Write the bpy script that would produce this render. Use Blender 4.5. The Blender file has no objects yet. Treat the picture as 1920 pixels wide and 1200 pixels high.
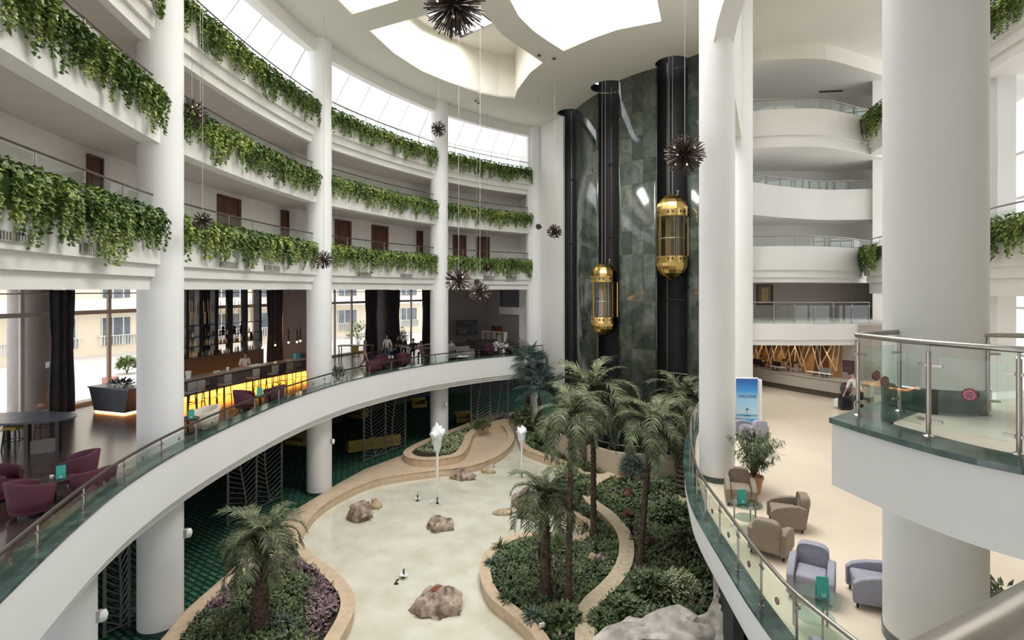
import bpy, bmesh, math, random
from mathutils import Vector, Matrix, noise
R = math.radians
C = bpy.context.scene.collection
S = bpy.context.scene
# ---------------------------------------------------------------- camera
EYE = 9.75                     # eye height above the pool level
cam = bpy.data.objects.new('camera', bpy.data.cameras.new('camera'))
C.objects.link(cam)
cam.location = (0, 0, EYE)
cam.rotation_euler = (R(90), 0, 0)
cam.data.sensor_width = 36
cam.data.lens = 18.75
cam.data.shift_y = -57 / 1920
cam.data.clip_start = 0.05
cam.data.clip_end = 400
S.camera = cam
# ---------------------------------------------------------------- daylight
w = bpy.data.worlds.new('sky'); S.world = w; w.use_nodes = True
bg = w.node_tree.nodes['Background']
bg.inputs[0].default_value = (0.97, 0.985, 1.0, 1)
bg.inputs[1].default_value = 1.0
S.view_settings.view_transform = 'Standard'
S.view_settings.look = 'None'
S.view_settings.gamma = 1
S.view_settings.use_curve_mapping = False
S.view_settings.exposure = 1.12
S.cycles.max_bounces = 7
S.cycles.diffuse_bounces = 5
S.cycles.glossy_bounces = 3
S.cycles.transmission_bounces = 4
S.cycles.transparent_max_bounces = 14
S.cycles.caustics_reflective = False
S.cycles.caustics_refractive = False
S.cycles.sample_clamp_indirect = 6
S.cycles.use_denoising = True


def area(name, loc, size, power, rot=(0, 0, 0), col=(1, 1, 1), sy=None, spread=None):
    l = bpy.data.lights.new(name, 'AREA')
    l.energy = power; l.color = col; l.size = size
    if sy: l.shape = 'RECTANGLE'; l.size_y = sy
    if spread: l.spread = spread
    o = bpy.data.objects.new(name, l); C.objects.link(o)
    o.location = loc; o.rotation_euler = rot
    return o


# daylight falling through the roof lights (just above their glazing), plus one added fill
area('daylight_and_fill', (2.6, 15.0, 25.2), 10, 3000, (0, 0, 0), (1, .975, .94), 15)
area('daylight_and_fill', (-3.4, 27.6, 25.2), 3.4, 600, (0, 0, R(-30)), (1, .975, .94), 4)
area('daylight_and_fill', (-6.4, 16.5, 25.2), 3.4, 700, (0, 0, 0), (1, .975, .94), 11)
area('daylight_and_fill', (16, 12, 21.2), 9, 250, (0, 0, 0), (1, .97, .92), 12)  # added fill under the closed ceiling, no roof light above it

# ---------------------------------------------------------------- levels (metres above the pool level)
MZ, LZ, AZ, BZ, CZ, TOP = 4.9, 8.15, 11.35, 14.7, 18.0, 21.65


def P(px, py, z):
    """the point of a horizontal plane at height z that the photo shows at a pixel"""
    y = 1000 * (EYE - z) / (py - 543)
    return ((px - 960) * y / 1000, y)


def PY(px, y):
    return ((px - 960) * y / 1000, y)


def HZ(py, y):
    return EYE - (py - 543) * y / 1000


# ---------------------------------------------------------------- mesh helpers
class MB:
    def __init__(s):
        s.v = []; s.f = []; s.m = []

    def add(s, vs, fs, mi=0, M=None):
        n = len(s.v)
        if M is not None: vs = [M @ Vector(p) for p in vs]
        s.v.extend([tuple(p) for p in vs])
        s.f.extend([tuple(i + n for i in f) for f in fs])
        s.m.extend([mi] * len(fs))
        return s

    def box(s, cx, cy, cz, sx, sy, sz, rz=0, mi=0, M=None, tx=1, ty=1):
        """box centred at c; tx, ty scale its top face"""
        x, y, z = sx / 2, sy / 2, sz / 2
        vs = [(-x, -y, -z), (x, -y, -z), (x, y, -z), (-x, y, -z), (-x * tx, -y * ty, z), (x * tx, -y * ty, z), (x * tx, y * ty, z), (-x * tx, y * ty, z)]
        c, sn = math.cos(rz), math.sin(rz)
        vs = [(cx + a * c - b * sn, cy + a * sn + b * c, cz + d) for a, b, d in vs]
        return s.add(vs, [(0, 3, 2, 1), (4, 5, 6, 7), (0, 1, 5, 4), (1, 2, 6, 5), (2, 3, 7, 6), (3, 0, 4, 7)], mi, M)

    def rbox(s, cx, cy, cz, sx, sy, sz, r=.03, rz=0, mi=0, M=None, n=3):
        """box with rounded edges: a superellipsoid-like cage"""
        g = []
        def axis(h):
            rr = min(r, h * .49)
            pts = [-h + rr - rr * math.cos(R(90) * k / n) for k in range(n + 1)]
            return [(-h, ), ] and (pts[::1])
        bm = bmesh.new()
        bmesh.ops.create_cube(bm, size=1)
        for v in bm.verts: v.co = Vector((v.co.x * sx, v.co.y * sy, v.co.z * sz))
        rr = min(r, sx * .48, sy * .48, sz * .48)
        bmesh.ops.bevel(bm, geom=bm.edges[:] + bm.verts[:], offset=rr, segments=n, affect='EDGES', profile=.5)
        c, sn = math.cos(rz), math.sin(rz)
        vs = [(cx + v.co.x * c - v.co.y * sn, cy + v.co.x * sn + v.co.y * c, cz + v.co.z) for v in bm.verts]
        fs = [tuple(v.index for v in f.verts) for f in bm.faces]
        bm.free()
        return s.add(vs, fs, mi, M)

    def tube(s, pts, r, seg=6, mi=0, cap=True, M=None, flat=1):
        pts = [Vector(p) for p in pts]
        n = len(pts)
        if not isinstance(r, (list, tuple)): r = [r] * n
        vs = []; fs = []; up = None
        for i, p in enumerate(pts):
            t = (pts[min(i + 1, n - 1)] - pts[max(i - 1, 0)])
            if t.length < 1e-9: t = Vector((0, 0, 1))
            t.normalize()
            if up is None:
                up = Vector((0, 0, 1)) if abs(t.z) < .9 else Vector((1, 0, 0))
            a = t.cross(up)
            if a.length < 1e-6: a = t.cross(Vector((0, 1, 0)))
            a.normalize(); b = a.cross(t).normalized(); up = b
            for k in range(seg):
                an = 2 * math.pi * k / seg
                vs.append(p + (a * math.cos(an) + b * math.sin(an) * flat) * r[i])
        for i in range(n - 1):
            for k in range(seg):
                k2 = (k + 1) % seg
                fs.append((i * seg + k, i * seg + k2, (i + 1) * seg + k2, (i + 1) * seg + k))
        if cap:
            fs.append(tuple(range(seg - 1, -1, -1))); fs.append(tuple((n - 1) * seg + k for k in range(seg)))
        return s.add(vs, fs, mi, M)

    def lathe(s, prof, c=(0, 0, 0), seg=24, mi=0, a0=0, a1=360, M=None, sx=1, sy=1):
        full = abs(a1 - a0) >= 360
        n = seg if full else seg + 1
        vs = []; fs = []
        for r, z in prof:
            for k in range(n):
                a = R(a0 + (a1 - a0) * k / seg)
                vs.append((c[0] + r * math.cos(a) * sx, c[1] + r * math.sin(a) * sy, c[2] + z))
        for i in range(len(prof) - 1):
            for k in range(n if full else n - 1):
                k2 = (k + 1) % n
                fs.append((i * n + k, i * n + k2, (i + 1) * n + k2, (i + 1) * n + k))
        return s.add(vs, fs, mi, M)

    def prism(s, poly, z0, z1, mi=0, M=None):
        a = sum(poly[i][0] * poly[(i + 1) % len(poly)][1] - poly[(i + 1) % len(poly)][0] * poly[i][1] for i in range(len(poly)))
        if a < 0: poly = poly[::-1]
        n = len(poly)
        vs = [(x, y, z0) for x, y in poly] + [(x, y, z1) for x, y in poly]
        fs = [tuple(range(n - 1, -1, -1)), tuple(range(n, 2 * n))]
        fs += [(i, (i + 1) % n, n + (i + 1) % n, n + i) for i in range(n)]
        return s.add(vs, fs, mi, M)

    def sweep(s, path, prof, closed_prof=True, closed=False, mi=0, caps=True, M=None):
        """path: 2D points; prof: (d, z) with d to the left of the travel direction"""
        n = len(path); m = len(prof); vs = []; fs = []
        nr = normals(path, closed)
        for (x, y), (nx, ny) in zip(path, nr):
            for d, z in prof: vs.append((x + nx * d, y + ny * d, z))
        for i in range(n if closed else n - 1):
            j = (i + 1) % n
            for k in range(m if closed_prof else m - 1):
                k2 = (k + 1) % m
                fs.append((i * m + k, j * m + k, j * m + k2, i * m + k2))
        if caps and closed_prof and not closed:
            fs.append(tuple(range(m))); fs.append(tuple((n - 1) * m + k for k in range(m - 1, -1, -1)))
        return s.add(vs, fs, mi, M)

    def build(s, name, mat, parent=None, smooth=None, recalc=True):
        me = bpy.data.meshes.new(name)
        me.from_pydata(s.v, [], s.f)
        mats = mat if isinstance(mat, (list, tuple)) else [mat]
        for x in mats: me.materials.append(x)
        if len(mats) > 1: me.polygons.foreach_set('material_index', s.m)
        me.update()
        if recalc and len(s.v) < 60000:
            bm = bmesh.new(); bm.from_mesh(me)
            bmesh.ops.recalc_face_normals(bm, faces=bm.faces); bm.to_mesh(me); bm.free()
        if smooth is not None:
            me.shade_smooth()
            if smooth < 180: me.set_sharp_from_angle(angle=R(smooth))
        o = bpy.data.objects.new(name, me); C.objects.link(o)
        if parent is not None: o.parent = parent
        return o


def normals(path, closed=False):
    n = len(path); out = []
    for i in range(n):
        if closed: a, b = path[i - 1], path[(i + 1) % n]
        else: a, b = path[max(i - 1, 0)], path[min(i + 1, n - 1)]
        dx, dy = b[0] - a[0], b[1] - a[1]; l = math.hypot(dx, dy) or 1
        out.append((-dy / l, dx / l))
    return out


class Path:
    """smooth plan curve through given points, measured by its length"""
    def __init__(s, pts, step=.25):
        d = []
        n = len(pts)
        for i in range(n - 1):
            p0, p1, p2, p3 = pts[max(i - 1, 0)], pts[i], pts[i + 1], pts[min(i + 2, n - 1)]
            k = 24
            for j in range(k + (i == n - 2)):
                t = j / k
                q = []
                for a in (0, 1):
                    q.append(.5 * (2 * p1[a] + (p2[a] - p0[a]) * t + (2 * p0[a] - 5 * p1[a] + 4 * p2[a] - p3[a]) * t * t + (3 * p1[a] - p0[a] - 3 * p2[a] + p3[a]) * t ** 3))
                d.append(tuple(q))
        L = [0]
        for a, b in zip(d, d[1:]): L.append(L[-1] + math.hypot(b[0] - a[0], b[1] - a[1]))
        s.d, s.L, s.len = d, L, L[-1]

    def at(s, u, off=0):
        u = max(0, min(s.len, u))
        lo, hi = 0, len(s.L) - 1
        while hi - lo > 1:
            m = (lo + hi) // 2
            if s.L[m] <= u: lo = m
            else: hi = m
        a, b = s.d[lo], s.d[hi]; t = (u - s.L[lo]) / max(1e-9, s.L[hi] - s.L[lo])
        a2, b2 = s.d[max(0, lo - 3)], s.d[min(len(s.d) - 1, hi + 3)]
        dx, dy = b2[0] - a2[0], b2[1] - a2[1]; l = math.hypot(dx, dy)
        return (a[0] + (b[0] - a[0]) * t - dy / l * off, a[1] + (b[1] - a[1]) * t + dx / l * off)

    def dir(s, u):
        a, b = s.at(u - .1), s.at(u + .1)
        return math.atan2(b[1] - a[1], b[0] - a[0])

    def seg(s, u0, u1, step=.5, off=0):
        n = max(2, int(abs(u1 - u0) / step) + 1)
        return [s.at(u0 + (u1 - u0) * i / (n - 1), off) for i in range(n)]

    def px(s, px, off=0):
        best = 0, 1e9
        n = 900
        for i in range(n + 1):
            x, y = s.at(s.len * i / n, off)
            if y > .5:
                e = abs(960 + 1000 * x / y - px)
                if e < best[1]: best = s.len * i / n, e
        return best[0]


# ---------------------------------------------------------------- materials
def mat(name, col, rough=.5, metal=0, var=.05, scale=2.5, bump=0, bscale=30, col2=None, spec=.5, coat=0, trans=0):
    m = bpy.data.materials.new(name); m.use_nodes = True
    nt = m.node_tree; b = nt.nodes['Principled BSDF']
    b.inputs['Roughness'].default_value = rough; b.inputs['Metallic'].default_value = metal
    b.inputs['Specular IOR Level'].default_value = spec
    b.inputs['Coat Weight'].default_value = coat
    tc = nt.nodes.new('ShaderNodeTexCoord'); nz = nt.nodes.new('ShaderNodeTexNoise')
    nz.inputs['Scale'].default_value = scale; nz.inputs['Detail'].default_value = 4
    nt.links.new(tc.outputs['Object'], nz.inputs['Vector'])
    cr = nt.nodes.new('ShaderNodeValToRGB')
    c2 = col2 or tuple(min(1, c * (1 + var)) for c in col)
    c1 = col if col2 else tuple(c * (1 - var) for c in col)
    cr.color_ramp.elements[0].color = (*c1, 1); cr.color_ramp.elements[1].color = (*c2, 1)
    cr.color_ramp.elements[0].position = .35; cr.color_ramp.elements[1].position = .65
    nt.links.new(nz.outputs['Fac'], cr.inputs['Fac']); nt.links.new(cr.outputs['Color'], b.inputs['Base Color'])
    if bump:
        n2 = nt.nodes.new('ShaderNodeTexNoise'); n2.inputs['Scale'].default_value = bscale; n2.inputs['Detail'].default_value = 5
        bp = nt.nodes.new('ShaderNodeBump'); bp.inputs['Strength'].default_value = bump; bp.inputs['Distance'].default_value = .03
        nt.links.new(tc.outputs['Object'], n2.inputs['Vector']); nt.links.new(n2.outputs['Fac'], bp.inputs['Height'])
        nt.links.new(bp.outputs['Normal'], b.inputs['Normal'])
    return m


def emis(name, col, st):
    m = mat(name, col, .5); b = m.node_tree.nodes['Principled BSDF']
    b.inputs['Emission Color'].default_value = (*col, 1); b.inputs['Emission Strength'].default_value = st
    return m


def facing_fac(nt, refl, nrm=None):
    lw = nt.nodes.new('ShaderNodeLayerWeight'); lw.inputs['Blend'].default_value = .5
    if nrm: nt.links.new(nrm, lw.inputs['Normal'])
    pw = nt.nodes.new('ShaderNodeMath'); pw.operation = 'POWER'; pw.inputs[1].default_value = 3.5
    ma = nt.nodes.new('ShaderNodeMath'); ma.operation = 'MULTIPLY_ADD'; ma.inputs[1].default_value = .5; ma.inputs[2].default_value = refl * .35
    nt.links.new(lw.outputs['Facing'], pw.inputs[0]); nt.links.new(pw.outputs[0], ma.inputs[0])
    return ma.outputs[0]


def glass(name, tint=(.93, .97, .95), refl=.12, rough=.02):
    m = bpy.data.materials.new(name); m.use_nodes = True
    nt = m.node_tree; nt.nodes.remove(nt.nodes['Principled BSDF'])
    out = nt.nodes['Material Output']
    t = nt.nodes.new('ShaderNodeBsdfTransparent'); t.inputs[0].default_value = (*tint, 1)
    g = nt.nodes.new('ShaderNodeBsdfGlossy'); g.inputs['Roughness'].default_value = rough
    fac = facing_fac(nt, refl)
    mx = nt.nodes.new('ShaderNodeMixShader')
    nt.links.new(fac, mx.inputs['Fac'])
    nt.links.new(t.outputs[0], mx.inputs[1]); nt.links.new(g.outputs[0], mx.inputs[2])
    nt.links.new(mx.outputs[0], out.inputs['Surface'])
    return m


def ramp_cells(m, vor_scale, cols, rough=None, stretch=(1, 1, 1), mode='brick'):
    pass


M = {}
M['white'] = mat('white_plaster', (.80, .785, .755), .7, var=.015, scale=.8)
M['white_cool'] = mat('white_column_paint', (.80, .80, .80), .55, var=.012, scale=.7)
M['white_near'] = mat('dimmed_white_paint', (.64, .635, .62), .6, var=.012, scale=.7)  # white darkened in the colour to stand in for dimmer light nearby
M['cream'] = mat('cream_ceiling_plaster', (.80, .765, .69), .75, var=.015, scale=.6)
M['corridor'] = mat('corridor_plaster', (.72, .675, .645), .8, var=.03)
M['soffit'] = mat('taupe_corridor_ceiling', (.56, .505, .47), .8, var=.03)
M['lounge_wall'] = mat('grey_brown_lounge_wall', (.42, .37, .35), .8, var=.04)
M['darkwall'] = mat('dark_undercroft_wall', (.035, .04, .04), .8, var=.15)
M['chrome'] = mat('brushed_steel', (.38, .355, .325), .3, 1, var=.06, scale=8)
M['bronze_rail'] = mat('dark_handrail_steel', (.20, .17, .15), .35, 1, var=.1)
M['glass'] = glass('clear_glass')
M['railglass'] = glass('green_tinted_rail_glass', (.90, .955, .925), .08)
M['winglass'] = glass('window_glass', (.96, .98, 1.0), .05)
M['gmarble'] = mat('green_marble_curb', (.022, .045, .038), .12, var=0, scale=3, col2=(.07, .115, .10), spec=.6)
M['wood'] = mat('walnut_door', (.075, .025, .013), .4, var=.3, scale=6)
M['dwood'] = mat('dark_wood', (.03, .018, .012), .35, var=.2, scale=5)
M['black'] = mat('black_paint', (.008, .008, .009), .35, var=.3)
M['alu'] = mat('beige_window_profile', (.56, .51, .44), .5, var=.05)
M['curtain'] = mat('charcoal_curtain_cloth', (.04, .038, .045), .85, var=.2)
M['vent'] = mat('grey_vent_metal', (.42, .41, .38), .5, var=.08)


def thing(name, label, cat, loc=(0, 0, 0), rz=0, group=None):
    o = bpy.data.objects.new(name, None); C.objects.link(o)
    o.location = loc; o.rotation_euler = (0, 0, rz); o.empty_display_size = .2
    return tag(o, label, cat, group)


def tag(o, label, cat, group=None, kind=None):
    o['label'] = label; o['category'] = cat
    if group: o['group'] = group
    if kind: o['kind'] = kind
    return o


def struct(o, label=None):
    o['kind'] = 'structure'
    if label: o['label'] = label
    return o


def copy_tree(o, parent=None):
    c = o.copy(); C.objects.link(c)
    c.parent = parent
    for ch in [k for k in o.children]: copy_tree(ch, c)
    return c


def dup(o, loc, rz, label, group=None, sc=1):
    c = copy_tree(o); c.location = loc; c.rotation_euler = (0, 0, rz); c['label'] = label
    c.scale = (sc, sc, sc)
    if group: c['group'] = group
    return c

# ================================================================ STRUCTURE
GAL = Path([(-5.6, .0), (-7.5, 4.5), (-8.66, 9), (-9.72, 14.1), (-9.95, 16.2), (-9.85, 20.3), (-9.36, 24.4), (-8.85, 26.1), (-7.1, 29.8), (-5.05, 33.1), (-4.12, 34.3), (-1.6, 36.8), (1.05, 38.8), (2.2, 39.6)])
RING = Path([(-4.2, 1.2), (-5.9, 4.2), (-7.2, 7.5), (-8.15, 10.2), (-8.7, 12.3), (-9.0, 14.75), (-9.02, 18), (-8.75, 21.5), (-8.0, 25), (-6.6, 28.2), (-4.75, 31.07), (-1.8, 34), (1.63, 36.3), (2.3, 36.75)])
FAC = Path([(-19.6, 6), (-19.2, 14), (-18.2, 21.5), (-15.9, 31), (-12.2, 40), (-8.5, 47), (-7.2, 49.6)])
LOB = Path([(4.7, 2.4), (4.0, 4.4), (3.52, 6.5), (3.47, 7.54), (3.58, 9.0), (3.75, 10.8), (4.0, 12.1), (4.62, 14.3), (5.45, 16.6), (6.4, 18.6), (7.3, 20.2), (8.1, 22.6), (8.8, 24.8)])

COLS = {}
def column(name, x, y, r, z0, z1, base=True, m='white_cool', label=None):
    b = MB(); b.lathe([(r, z0), (r, z1)], (x, y, 0), 48)
    o = b.build(name, M[m], smooth=30); struct(o, label)
    if base:
        k = MB(); k.lathe([(r + .012, z0), (r + .012, z0 + .14), (r, z0 + .14)], (x, y, 0), 48)
        k.build('column_base', M['gmarble'], o, smooth=30)
    return o

for nm, px in (('A', 302), ('B', 599), ('C', 823.5), ('D', 1001)):
    u = GAL.px(px, .25); x, y = GAL.at(u, .25); COLS[nm] = (x, y, u)
    column('column', x, y, .578, 0, TOP)
column('column', -9.97, 11.9, .578, 0, MZ - .3)
column('column', 5.27, 13.72, .435, MZ, TOP)
column('column', 8.53, 20.1, .5, MZ, TOP)
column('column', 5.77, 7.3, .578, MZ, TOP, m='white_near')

# ---- galleries on the left: slab, fascia, parapet, corridor wall
def gallery(path, u0, u1, z, prof, wall_d, top, name='floor'):
    b = MB(); b.sweep(path.seg(u0, u1, .5), prof + [(wall_d, prof[-1][1]), (wall_d, z), (.32, z), (.32, top), (0, top)][0:], True)
    return b
E = EYE
profA = [(0, E + .70), (.12, E + .70), (.12, E + .36), (.24, E + .36), (.24, E + .0)]
profB = [(0, E + 4.1)]
profC = [(0, E + 7.66), (.12, E + 7.66), (.12, E + 7.3), (.24, E + 7.3), (.24, E + 6.97)]
WD = 2.3
for k, (z, pr) in enumerate(((AZ, profA), (BZ, profB), (CZ, profC))):
    b = MB(); b.sweep(GAL.seg(0, GAL.len, .5), [(0, z + .5)] + pr + [(WD, pr[-1][1]), (WD, z), (.3, z), (.3, z + .5)])
    struct(b.build('floor', [M['white'], M['soffit']]), 'curved white gallery slab')
    o = C.objects[-1] if False else bpy.data.objects[bpy.data.objects.keys()[-1]]
# corridor soffits (a different paint from the fascia)
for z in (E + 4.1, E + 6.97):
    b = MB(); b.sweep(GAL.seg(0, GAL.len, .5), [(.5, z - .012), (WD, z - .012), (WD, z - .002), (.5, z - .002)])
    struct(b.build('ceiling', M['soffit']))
# corridor wall
b = MB(); b.sweep(GAL.seg(0, GAL.len, .5), [(WD, E + .0), (WD + .2, E + .0), (WD + .2, CZ), (WD, CZ)])
struct(b.build('wall_left', M['corridor']))
# end wall of the corridors beyond the far column
x, y = GAL.at(GAL.len); b = MB()
b.sweep(GAL.seg(GAL.len - .3, GAL.len), [(0.05, MZ), (WD + .2, MZ), (WD + .2, TOP), (.05, TOP)])
struct(b.build('wall_far', M['white']))
# beam under the main ceiling
b = MB(); b.sweep(GAL.seg(0, GAL.len, .5), [(.05, E + 11.25), (.45, E + 11.25), (.45, TOP + .05), (.05, TOP + .05)])
struct(b.build('trim_1', M['white']))
b = MB(); b.sweep(GAL.seg(0, GAL.len, .5), [(.4, TOP - .02), (1.3, TOP - .02), (1.3, TOP + .1), (.4, TOP + .1)])
struct(b.build('roof', M['white']))

# clerestory glazing behind the top gallery
segs = [(0, COLS['A'][2]), (COLS['A'][2], COLS['B'][2]), (COLS['B'][2], COLS['C'][2]), (COLS['C'][2], GAL.len)]
GL = [(WD, CZ + .02), (WD, CZ + 2.0), (1.0, TOP - .02)]
for k, (u0, u1) in enumerate(segs):
    b = MB(); b.sweep(GAL.seg(u0, u1, .6), GL, False)
    g = b.build('window_%d' % (k + 1), M['winglass']); struct(g)
    f = MB(); n = round((u1 - u0) / 1.55)
    for i in range(n + 1):
        u = u0 + (u1 - u0) * i / n
        f.tube([(*GAL.at(u, d), z) for d, z in GL], .035, 4)
    for d, z in ((WD, CZ + .1), (WD, CZ + 1.05), (WD, CZ + 2.0), (1.0, TOP - .04)):
        f.tube([(*GAL.at(u0 + (u1 - u0) * i / (2 * n), d), z) for i in range(2 * n + 1)], .04, 4)
    f.build('window_frame', M['white'], g)

# ---- mezzanine (lounge level): ring, floor, lounge ceiling
b = MB(); b.sweep(RING.seg(0, RING.len, .4), [(0, 5.36), (0, 4.12), (.1, 4.12), (.1, 3.97), (.2, 3.97), (.2, 3.8), (1.3, 3.8), (1.3, 4.88), (.45, 4.88), (.45, 5.36)])
struct(b.build('trim_2', M['white_cool'], smooth=30), 'curved white balcony fascia')
b = MB(); b.sweep(RING.seg(0, RING.len, .4), [(-.03, 5.36), (.5, 5.36), (.5, 5.40), (-.03, 5.40)])
struct(b.build('kerb', M['gmarble']), 'green marble curb along the lounge edge')
wm = bpy.data.materials.new('lounge_plank_floor'); wm.use_nodes = True
def plank_floor(m, c1, c2, rough, wid=.18):
    nt = m.node_tree; b = nt.nodes['Principled BSDF']; tc = nt.nodes.new('ShaderNodeTexCoord')
    br = nt.nodes.new('ShaderNodeTexBrick'); br.inputs['Scale'].default_value = 1
    br.inputs['Brick Width'].default_value = 1.6; br.inputs['Row Height'].default_value = wid; br.inputs['Mortar Size'].default_value = .004
    br.inputs['Color1'].default_value = (*c1, 1); br.inputs['Color2'].default_value = (*c2, 1); br.inputs['Mortar'].default_value = (c1[0] * .4, c1[1] * .4, c1[2] * .4, 1)
    nt.links.new(tc.outputs['Object'], br.inputs['Vector']); nt.links.new(br.outputs['Color'], b.inputs['Base Color'])
    b.inputs['Roughness'].default_value = rough; b.inputs['Coat Weight'].default_value = .5; b.inputs['Coat Roughness'].default_value = .18
plank_floor(wm, (.045, .03, .025), (.07, .048, .04), .2); M['planks'] = wm
fl = RING.seg(0, RING.len, .6, .44) + [(3.0, 39), (2.2, 50.5), (-6, 50.5)] + FAC.seg(FAC.len, 0, 1.2, 1.0)
b = MB(); b.prism(fl, 4.6, MZ); struct(b.build('floor', M['planks']), 'dark plank floor of the lounge')
# ceiling over the lounge beyond the corridors
lc = GAL.seg(0, GAL.len, .6, .3) + [(3.4, 40.2), (2.2, 50.5), (-6, 50.5)] + FAC.seg(FAC.len, 0, 1.2, 1.0)
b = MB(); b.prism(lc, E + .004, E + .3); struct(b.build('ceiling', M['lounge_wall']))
# underside of the lounge slab over the ground floor
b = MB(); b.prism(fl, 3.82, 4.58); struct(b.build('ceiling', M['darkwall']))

# facade of the lounge: glazing in beige profiles
fw = MB(); fp = MB()
ZT = 8.78
b = MB(); b.sweep(FAC.seg(0, FAC.len, 1.0), [(0, MZ), (0, E + .02)], False)
win = b.build('window_5', M['winglass']); struct(win)
f = MB(); n = int(FAC.len / 1.72)
for i in range(n + 1):
    u = FAC.len * i / n; x, y = FAC.at(u)
    f.box(x, y, (MZ + E) / 2, .14, .11, E - MZ, FAC.dir(u))
for z, h in ((MZ + .06, .12), (ZT, .17), (E - .16, .05)):
    f.sweep(FAC.seg(0, FAC.len, .8), [(-.07, z - h / 2), (.07, z - h / 2), (.07, z + h / 2), (-.07, z + h / 2)])
f.build('window_frame', M['alu'], win)

# solid facade pieces between windows
def fac_wall(px0, px1, th=.5, m='lounge_wall', d0=-.35, nm='wall_lounge'):
    u0, u1 = FAC.px(px0, d0), FAC.px(px1, d0)
    b = MB(); b.sweep(FAC.seg(u0, u1, .3), [(d0, MZ), (d0 + th, MZ), (d0 + th, E + .02), (d0, E + .02)])
    o = b.build(nm, M[m]); struct(o); return o
fac_wall(531, 577); fac_wall(700, 732); fac_wall(355, 398)
x, y = PY(58, 21.2)
column('column', x, y, .70, MZ, E + .02, False, 'lounge_wall', 'dark grey round column by the lounge window')
# far end walls of the lounge
b = MB()
b.prism([PY(818, 48.2), PY(915, 50.2), PY(915, 50.6), PY(812, 48.9)], MZ, E + .02)
struct(b.build('wall_back', M['lounge_wall']))
b = MB(); b.prism([PY(915, 50.2), PY(1003, 43.5), PY(1010, 43.9), PY(915, 50.7)], MZ, E + .02)
struct(b.build('wall_back', M['lounge_wall']))

# ---- ground floor below the lounge
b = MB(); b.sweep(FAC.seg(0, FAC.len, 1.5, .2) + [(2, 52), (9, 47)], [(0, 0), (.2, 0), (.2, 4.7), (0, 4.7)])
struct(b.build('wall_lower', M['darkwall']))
cm = bpy.data.materials.new('green_patterned_carpet'); cm.use_nodes = True
nt = cm.node_tree; bs = nt.nodes['Principled BSDF']; bs.inputs['Roughness'].default_value = .9; bs.inputs['Specular IOR Level'].default_value = .15
tc = nt.nodes.new('ShaderNodeTexCoord'); mp = nt.nodes.new('ShaderNodeMapping'); mp.inputs['Rotation'].default_value = (0, 0, R(32))
br = nt.nodes.new('ShaderNodeTexBrick'); br.inputs['Scale'].default_value = 1; br.inputs['Brick Width'].default_value = .46; br.inputs['Row Height'].default_value = .2
br.inputs['Mortar Size'].default_value = .055; br.inputs['Mortar Smooth'].default_value = .4
br.inputs['Color1'].default_value = (.04, .12, .07, 1); br.inputs['Color2'].default_value = (.075, .18, .11, 1); br.inputs['Mortar'].default_value = (.008, .038, .026, 1)
nt.links.new(tc.outputs['Object'], mp.inputs['Vector']); nt.links.new(mp.outputs[0], br.inputs['Vector']); nt.links.new(br.outputs['Color'], bs.inputs['Base Color'])
M['carpet'] = cm
b = MB(); b.prism([(-22, 2), (14, 2), (14, 52), (-22, 52)], -.1, 0.0); struct(b.build('floor', M['carpet']), 'green patterned carpet')

# ---- main ceiling with its roof lights
def Q(px, py): return P(px, py, TOP)
hole2 = [Q(*p) for p in ((693, 57), (740, 100), (790, 132), (840, 153), (900, 174), (935, 181), (965, 184), (970, 168), (993, 137), (1018, 117), (993, 100), (967, 83), (940, 63), (927, 47), (907, 20), (895, 0), (873, 7), (797, 28))]
hole3 = [Q(*p) for p in ((957, 0), (973, 30), (1000, 57), (1030, 78), (1057, 95), (1107, 73), (1157, 55), (1240, 39), (1232, 0))] + [(7.2, 15), (8.2, 10.5), (3, 9.2), (-1.6, 10.5), (-.9, 16)]
hole1 = [Q(*p) for p in ((747, 0), (700, 14), (660, 26), (635, 0))] + [(-8.0, 16.5), (-7.6, 11.5), (-4.6, 10.5), (-4.0, 16)]
SHAFT = [((3.86, 35.9), .80), ((5.665, 31.35), 1.04), ((8.405, 28.0), .87)]; LIFTC = [(3.68, 36.1), (5.4, 31.2), (8.28, 27.6)]
def circ(c, r, n=28): return [(c[0] + r * math.cos(2 * math.pi * k / n), c[1] + r * math.sin(2 * math.pi * k / n)) for k in range(n)]
def holed(name, outer, holes, z, m, th=.06):
    bm = bmesh.new()
    def loop(pts):
        vs = [bm.verts.new((x, y, z)) for x, y in pts]
        return [bm.edges.new((vs[i], vs[(i + 1) % len(vs)])) for i in range(len(vs))]
    es = loop(outer)
    for h in holes: es += loop(h)
    bmesh.ops.triangle_fill(bm, use_beauty=True, use_dissolve=False, edges=es, normal=(0, 0, -1))
    me = bpy.data.meshes.new(name); bm.to_mesh(me); bm.free(); me.materials.append(m)
    o = bpy.data.objects.new(name, me); C.objects.link(o)
    sm = o.modifiers.new('solid', 'SOLIDIFY'); sm.thickness = th; sm.offset = -1 if True else 1
    struct(o); return o
outer = GAL.seg(0, GAL.len, .6, .1) + [(3.5, 42), (27, 42), (27, -1.5), (-5.2, -1.5)]
holed('ceiling', outer, [hole1, hole2, hole3] + [circ(c, r) for c, r in SHAFT], TOP, M['cream'])
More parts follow.
